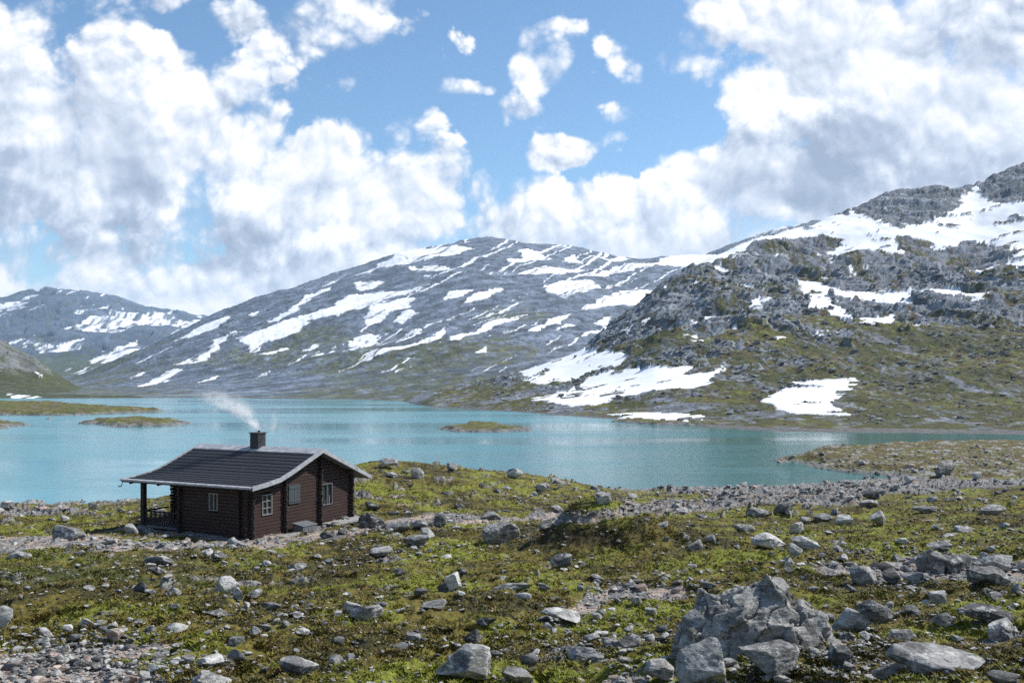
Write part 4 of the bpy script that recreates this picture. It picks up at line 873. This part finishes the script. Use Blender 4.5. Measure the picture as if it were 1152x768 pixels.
def window(axis, c, out, a0, a1, z0, z1, nv, nh):
    """frame ring with mullions and a pane set back"""
    P = (lambda a, d, z: (a, c + out * d, z)) if axis == 'x' else (lambda a, d, z: (c + out * d, a, z))
    def bx(mb, A0, A1, D0, D1, Z0, Z1):
        p, q = P(A0, D0, Z0), P(A1, D1, Z1); mb.box(tuple(map(min, p, q)), tuple(map(max, p, q)))
    fw = .045; mb = MB()
    bx(mb, a0, a1, -.05, .075, z0, z0 + fw); bx(mb, a0, a1, -.05, .075, z1 - fw, z1); bx(mb, a0, a0 + fw, -.049, .074, z0 + fw, z1 - fw); bx(mb, a1 - fw, a1, -.049, .074, z0 + fw, z1 - fw)
    for i in range(1, nv): x = a0 + (a1 - a0) * i / nv; bx(mb, x - .022, x + .022, -.02, .05, z0 + fw, z1 - fw)
    for i in range(1, nh): z = z0 + (z1 - z0) * i / nh; bx(mb, a0 + fw, a1 - fw, -.018, .045, z - .016, z + .016)
    w = mb.build("window", M_wfr, cabin); g = MB(); bx(g, a0 + .03, a1 - .03, -.035, -.022, z0 + .03, z1 - .03); g.build("pane", M_glass, w)
    return w
tag(window('x', 0, -1, *W_FRONT, 2, 1), "small white two pane window on the shaded long wall")
tag(window('y', 0, 1, *W_G1, 2, 3), "white six pane window near the front corner")
w3 = window('y', 0, 1, *W_G3, 2, 1); w3.data.materials[0] = M_gray; tag(w3, "grey framed window with a white curtain on the gable wall")
mb = MB(); mb.box((-.021, 5.66, .98), (-.015, 5.84, 1.2)); mb.box((-.021, 6.0, .98), (-.015, 6.06, 1.4)); mb.build("curtain", M_wfr, w3)
window('x', 7.89, 1, -2.6, -1.7, .9, 1.9, 2, 2)
mb = MB()
for i in range(6): y0 = W_SH[0] + i * (W_SH[1] - W_SH[0]) / 6; mb.box((.03, y0 + .006, W_SH[2]), (.085 + .004 * (i % 2), y0 + (W_SH[1] - W_SH[0]) / 6 - .006, W_SH[3]))
mb.box((.088, W_SH[0], W_SH[2] + .12), (.11, W_SH[1], W_SH[2] + .2)); mb.box((.088, W_SH[0], W_SH[3] - .2), (.11, W_SH[1], W_SH[3] - .12)); mb.box((-.05, W_SH[0], W_SH[2]), (.028, W_SH[1], W_SH[3]))
mb.build("shutter", M_shut, cabin)
# roof
X0, X1 = -8.05, .60
def slab(mb, prof, x0, x1, th, lift=0):
    pts = [(y, z + lift) for y, z in prof]; bot = [(y, z + lift - th) for y, z in prof][::-1]
    mb.extr(pts + bot, x0, x1, lambda p, q, r: (r, p, q))
mb = MB(); slab(mb, RP, X0, X1, .09, -.03); slab(mb, [(RB[0][0] + .002, RB[0][1]), RB[1]], X0, X1, .09, -.03)
roof = mb.build("roof", M_gray, cabin)
mb = MB()
def courses(P, n):
    L = [0]
    for (a, b), (c, d) in zip(P[:-1], P[1:]): L.append(L[-1] + math.hypot(c - a, d - b))
    pos = lambda s: (float(np.interp(s, L, [p[0] for p in P])), float(np.interp(s, L, [p[1] for p in P])))
    for i in range(n):
        s0 = L[-1] * i / n; s1 = min(L[-1], L[-1] * (i + 1) / n + .06); (ya, za), (yb, zb) = pos(s0), pos(s1)
        nx = 22
        for k in range(nx):
            xa = X0 + .09 + (X1 - X0 - .18) * k / nx; xb = X0 + .09 + (X1 - X0 - .18) * (k + 1) / nx - .012; j = .006 * math.sin(k * 12.9 + i * 4.1)
            mb.hexa([(xa, ya + j, za - .005), (xb, ya + j, za - .005), (xb, yb, zb - .02), (xa, yb, zb - .02), (xa, ya + j, za + .042 + j * .5), (xb, ya + j, za + .042 + j * .5), (xb, yb, zb + .006), (xa, yb, zb + .006)])
courses(RP, 15); courses([(8.86, 2.18), (4.70, 3.89)], 12)
mb.build("shingles", M_roof, roof)
mb = MB()   # ridge cap
mb.extr([(4.18, 3.745), (4.70, 3.965), (5.22, 3.81), (5.22, 3.775), (4.70, 3.925), (4.18, 3.71)], X0 - .02, X1 + .02, lambda p, q, r: (r, p, q)); mb.build("ridge_cap", M_trim, roof)
for xa, xb in ((X1 - .05, X1 + .06), (X0 - .06, X0 + .05)):
    mb = MB(); full = RP + [RB[1]]; slab(mb, full, xa, xb, .20, .065); mb.build("barge_board", M_trim, roof)
MB().box((X0, -.60, 2.31), (X1, -.52, 2.44)).build("fascia_board", M_logdark, roof); MB().box((X0, 8.87, 2.06), (X1, 8.94, 2.18)).build("fascia_board", M_logdark, roof)
for ya, sgn, z0 in ((-.51, -1, 2.43), (8.86, 1, 2.18)):
    mb = MB(); pr = [(ya + sgn * a, z0 + b) for a, b in ((-.10, .055), (.02, .045), (.15, .035), (.15, -.05), (.125, -.05), (.12, .01), (-.10, .03))]
    mb.extr(pr, X0 - .04, X1 + .03, lambda p, q, r: (r, p, q))
    for k in range(12):
        x = X0 + .4 + k * .68; mb.box((x, min(ya + sgn * .0, ya + sgn * .17), z0 + .047), (x + .05, max(ya, ya + sgn * .17), z0 + .062))
    mb.build("gutter", M_trim, roof)
for (x, y) in ((X0 + .1, -.62), (X1 - .1, 8.95)):
    mb = MB(); pts = [(0, 2.32), (.02, 2.2), (.08, 2.12), (.18, 2.1), (.24, 2.16)]; s = -1 if y < 0 else 1
    if y > 0: pts = [(a, b - .25) for a, b in pts]
    for (a, za), (c, zc) in zip(pts[:-1], pts[1:]): mb.hexa([(x - .02, y + s * a, za - .02), (x + .02, y + s * a, za - .02), (x + .02, y + s * c, zc - .02), (x - .02, y + s * c, zc - .02), (x - .02, y + s * a, za + .02), (x + .02, y + s * a, za + .02), (x + .02, y + s * c, zc + .02), (x - .02, y + s * c, zc + .02)])
    mb.build("gutter_hook", M_iron, roof)
mb = MB()
for k in range(9): x = -7.6 + k * .98; mb.hexa([(x, -.5, 2.22), (x + .07, -.5, 2.22), (x + .07, 1.4, 2.46), (x, 1.4, 2.46), (x, -.5, 2.31), (x + .07, -.5, 2.31), (x + .07, 1.4, 2.55), (x, 1.4, 2.55)])
mb.build("rafter", M_logdark, roof)
for y in (1.15, 4.70, 7.4):
    mb = MB(); zt = roofz(y) - .15; mb.box((-.1, y - .07, zt - .17), (.52, y + .07, zt)); mb.build("purlin", M_logdark, roof, .01)
# chimney
cx0, cy0 = -3.74, 4.66
mb = MB()
for i in range(7): w = .29 - .004 * (i % 2); mb.box((cx0 - w, cy0 - w, 3.65 + i * .142), (cx0 + w, cy0 + w, 3.65 + (i + 1) * .142 - .006))
ch = mb.build("chimney", flat_mat("dark_chimney_brick", (.035, .035, .04), .7, 0, 14, .4), roof)
mb = MB(); mb.box((cx0 - .34, cy0 - .34, 4.646), (cx0 + .34, cy0 + .34, 4.70)); mb.build("chimney_cap", flat_mat("dark_slate", (.06, .062, .07), .5, 0, 6, .3), ch)
mb = MB(); n = 12; pr = [(.07 * math.cos(i * 6.283 / n), .07 * math.sin(i * 6.283 / n)) for i in range(n)]; mb.extr(pr, 4.70, 4.80, lambda p, q, r: (cx0 + .08 + p, cy0 + q, r)); mb.build("flue_pipe", flat_mat("rusty_flue", (.16, .07, .04), .7, .2), ch)
mb = MB(); mb.box((cx0 - .36, cy0 - .46, 3.70), (cx0 + .36, cy0 + .46, 3.78)); mb.build("flashing", M_trim, ch)
# porch
mb = MB()
for i in range(9): mb.box((-7.45, .0 + i * .2, .02), (-4.6, .19 + i * .2, .08))
mb.build("porch_deck", M_gray, cabin)
mb = MB(); mb.box((-7.40, .02, -.2), (-7.16, .26, 2.42)); mb.build("porch_post", M_logdark, cabin, .025)
mb = MB(); mb.box((-7.45, .05, 2.24), (-4.55, .22, 2.40)); mb.box((-7.38, .23, 2.30), (-7.2, 1.8, 2.46)); mb.build("porch_beam", M_logdark, cabin, .01)
mb = MB(); mb.box((-7.16, .08, .78), (-4.6, .17, .86)); mb.box((-7.16, .09, .12), (-4.6, .16, .2)); mb.box((-7.16, .095, .45), (-4.6, .155, .52))
for i in range(16): x = -7.1 + i * .16; mb.box((x, .10 + .003, .2), (x + .085, .15 - .003, .45) if i % 2 else (x + .085, .15 - .003, .78))
mb.box((-7.33, .27, .78), (-7.25, 1.8, .86)); mb.box((-7.33, .27, .3), (-7.25, 1.8, .36))
mb.build("porch_railing", M_logdark, cabin)
rr2 = random.Random(5)
mb = MB(); z = -.5
mb.box((-6.9, .05, -.6), (-.05, 7.8, -.11)); mb.build("foundation", flat_mat("foundation_stone", (.2, .2, .2), .9, 0, 3, .4), cabin)
# doorstep deck along the gable wall
def cabw(x, y, z):
    c, s = math.cos(CA), math.sin(CA); return (CAB[0] + x * c - y * s, CAB[1] + x * s + y * c, CABZ + z)
def local_thing(name, mb, mat, label, cat, bevel=0):
    o = mb.build(name, mat, None, bevel); o.location = cabin.location; o.rotation_euler = cabin.rotation_euler; return tag(o, label, cat)
mb = MB()
for i in range(5): mb.box((.35 + i * .2, 4.95 + .03 * (i % 2), .02), (.54 + i * .2, 8.0 - .05 * (i % 3), .08))
mb.box((.4, 5.2, -.25), (1.3, 5.35, .018)); mb.box((.4, 7.6, -.25), (1.3, 7.75, .018))
local_thing("wooden_platform", mb, M_deck, "pale plank platform lying along the gable wall at the cabin corner", "platform")
mb = MB()
for i in range(3): mb.box((.7 + i * .17, 1.1, -.08), (.85 + i * .17, 3.1 - .1 * i, -.02))
mb.box((.68, 1.5, -.22), (1.2, 1.6, -.082)); mb.box((.68, 2.6, -.22), (1.2, 2.7, -.082))
local_thing("plank_walkway", mb, M_deck, "short pale plank walkway in front of the six pane window", "walkway")
mb = MB()
mb.box((.28, 2.75, -.1), (.33, 3.8, .33)); mb.box((.9, 2.75, -.1), (.95, 3.8, .20)); mb.box((.331, 2.75, -.1), (.899, 2.80, .24)); mb.box((.331, 3.75, -.1), (.899, 3.8, .24)); mb.hexa([(.25, 2.7, .335), (.98, 2.7, .215), (.98, 3.85, .215), (.25, 3.85, .335), (.25, 2.7, .37), (.98, 2.7, .25), (.98, 3.85, .25), (.25, 3.85, .37)])
for i in range(3): mb.box((.951, 2.85 + i * .28, -.05), (.965, 3.0 + i * .28, .16))
local_thing("storage_box", mb, M_gray, "low grey storage box with slanted lid below the shutter", "storage box", .006)

# ------------------------------------------------------------------ chimney smoke (a soft volume)
def smoke(name, path, label, dens):
    bm = bmesh.new(); n = 14; rings = []
    for k, (x, y, z, r) in enumerate(path):
        rings.append([bm.verts.new((x + r * math.cos(i * 6.283 / n), y + r * math.sin(i * 6.283 / n), z)) for i in range(n)])
    for a, b in zip(rings[:-1], rings[1:]):
        for i in range(n): bm.faces.new((a[i], a[(i + 1) % n], b[(i + 1) % n], b[i]))
    bm.faces.new(rings[0][::-1]); bm.faces.new(rings[-1]); bmesh.ops.recalc_face_normals(bm, faces=bm.faces)
    me = bpy.data.meshes.new(name); bm.to_mesh(me); bm.free()
    m = bpy.data.materials.new(name + "_volume"); m.use_nodes = True; m.node_tree.nodes.clear(); t = NT(m.node_tree)
    pos = t.n('ShaderNodeNewGeometry').outputs['Position']; s = t.n('ShaderNodeSeparateXYZ'); t.put(s.inputs[0], pos)
    # axis of the plume as a function of height
    z0, z1 = path[0][2], path[-1][2]
    h = t.m('DIVIDE', t.m('SUBTRACT', s.outputs[2], z0), z1 - z0)
    def curve(idx):
        c = t.n('ShaderNodeFloatCurve'); vals = [p[idx] for p in path]; lo, hi = min(vals) - .01, max(vals) + .01; cu = c.mapping.curves[0]
        pts = [((p[2] - z0) / (z1 - z0), (p[idx] - lo) / (hi - lo)) for p in path]
        cu.points[0].location = pts[0]; cu.points[1].location = pts[-1]
        for q in pts[1:-1]: cu.points.new(*q)
        for q in cu.points: q.handle_type = 'VECTOR'
        c.mapping.update(); t.put(c.inputs[1], h); return t.m('MULTIPLY_ADD', c.outputs[0], hi - lo, lo)
    w = t.vm('SCALE', t.vm('SUBTRACT', t.noise(pos, 1.6, 4, .6, out=1), (.5, .5, .5)), .55); sw = t.n('ShaderNodeSeparateXYZ'); t.put(sw.inputs[0], w)
    dx = t.m('ADD', t.m('SUBTRACT', s.outputs[0], curve(0)), t.m('MULTIPLY', sw.outputs[0], h)); dy = t.m('ADD', t.m('SUBTRACT', s.outputs[1], curve(1)), t.m('MULTIPLY', sw.outputs[1], h))
    r = t.m('DIVIDE', t.m('SQRT', t.m('MULTIPLY_ADD', dx, dx, t.m('MULTIPLY', dy, dy))), curve(3))
    fall = t.ramp(r, .15, .82, 1, 0); nz = t.noise(pos, 2.3, 6, .62, .8)
    d = t.m('MULTIPLY', t.m('MULTIPLY', fall, t.ramp(nz, .38, .66)), t.m('MULTIPLY', t.ramp(h, 1.0, .25, 0, 1), dens)); d = t.m('MULTIPLY', d, t.ramp(h, 0, .25, 2.2, 1))
    v = t.n('ShaderNodeVolumePrincipled'); v.inputs['Color'].default_value = (.97, .97, .98, 1); v.inputs['Anisotropy'].default_value = .2; t.put(v.inputs['Density'], d)
    o = t.n('ShaderNodeOutputMaterial'); t.put(o.inputs['Volume'], v.outputs[0])
    ob = link(name, me, m); tag(ob, label, "smoke", kind='stuff')
c0 = cabw(cx0, cy0, 4.82)
def P(px, py, Y): return ((px - 576) / F * Y, Y, H - (py - HY) / F * Y)
cY = c0[1]
smoke("smoke", [(c0[0] + .06, cY, c0[2], .16), P(286, 478, cY) + (.42,), P(276, 468, cY) + (.95,), P(262, 457, cY) + (1.5,), P(248, 446, cY) + (1.9,), P(236, 434, cY) + (2.0,)], "white smoke drifting up left from the cabin chimney", 3.4)
smoke("smoke_wisp", [P(304, 494, cY) + (.15,), P(308, 480, cY) + (.28,), P(310, 466, cY) + (.38,), P(316, 450, cY) + (.45,)], "faint second smoke wisp rising right of the chimney", 1.8)

# ------------------------------------------------------------------ haze: the air of the valley
mb = MB(); mb.box((-9000, -120, -70), (9000, 7700, 620))
m = bpy.data.materials.new("valley_air"); m.use_nodes = True; m.node_tree.nodes.clear(); t = NT(m.node_tree)
v = t.n('ShaderNodeVolumePrincipled'); v.inputs['Color'].default_value = (.60, .80, 1, 1); v.inputs['Density'].default_value = HAZE_DENSITY; v.inputs['Anisotropy'].default_value = .1
t.put(t.n('ShaderNodeOutputMaterial').inputs['Volume'], v.outputs[0])
hz = mb.build("haze", m); tag(hz, "pale blue air haze over the valley", "haze", kind='stuff')
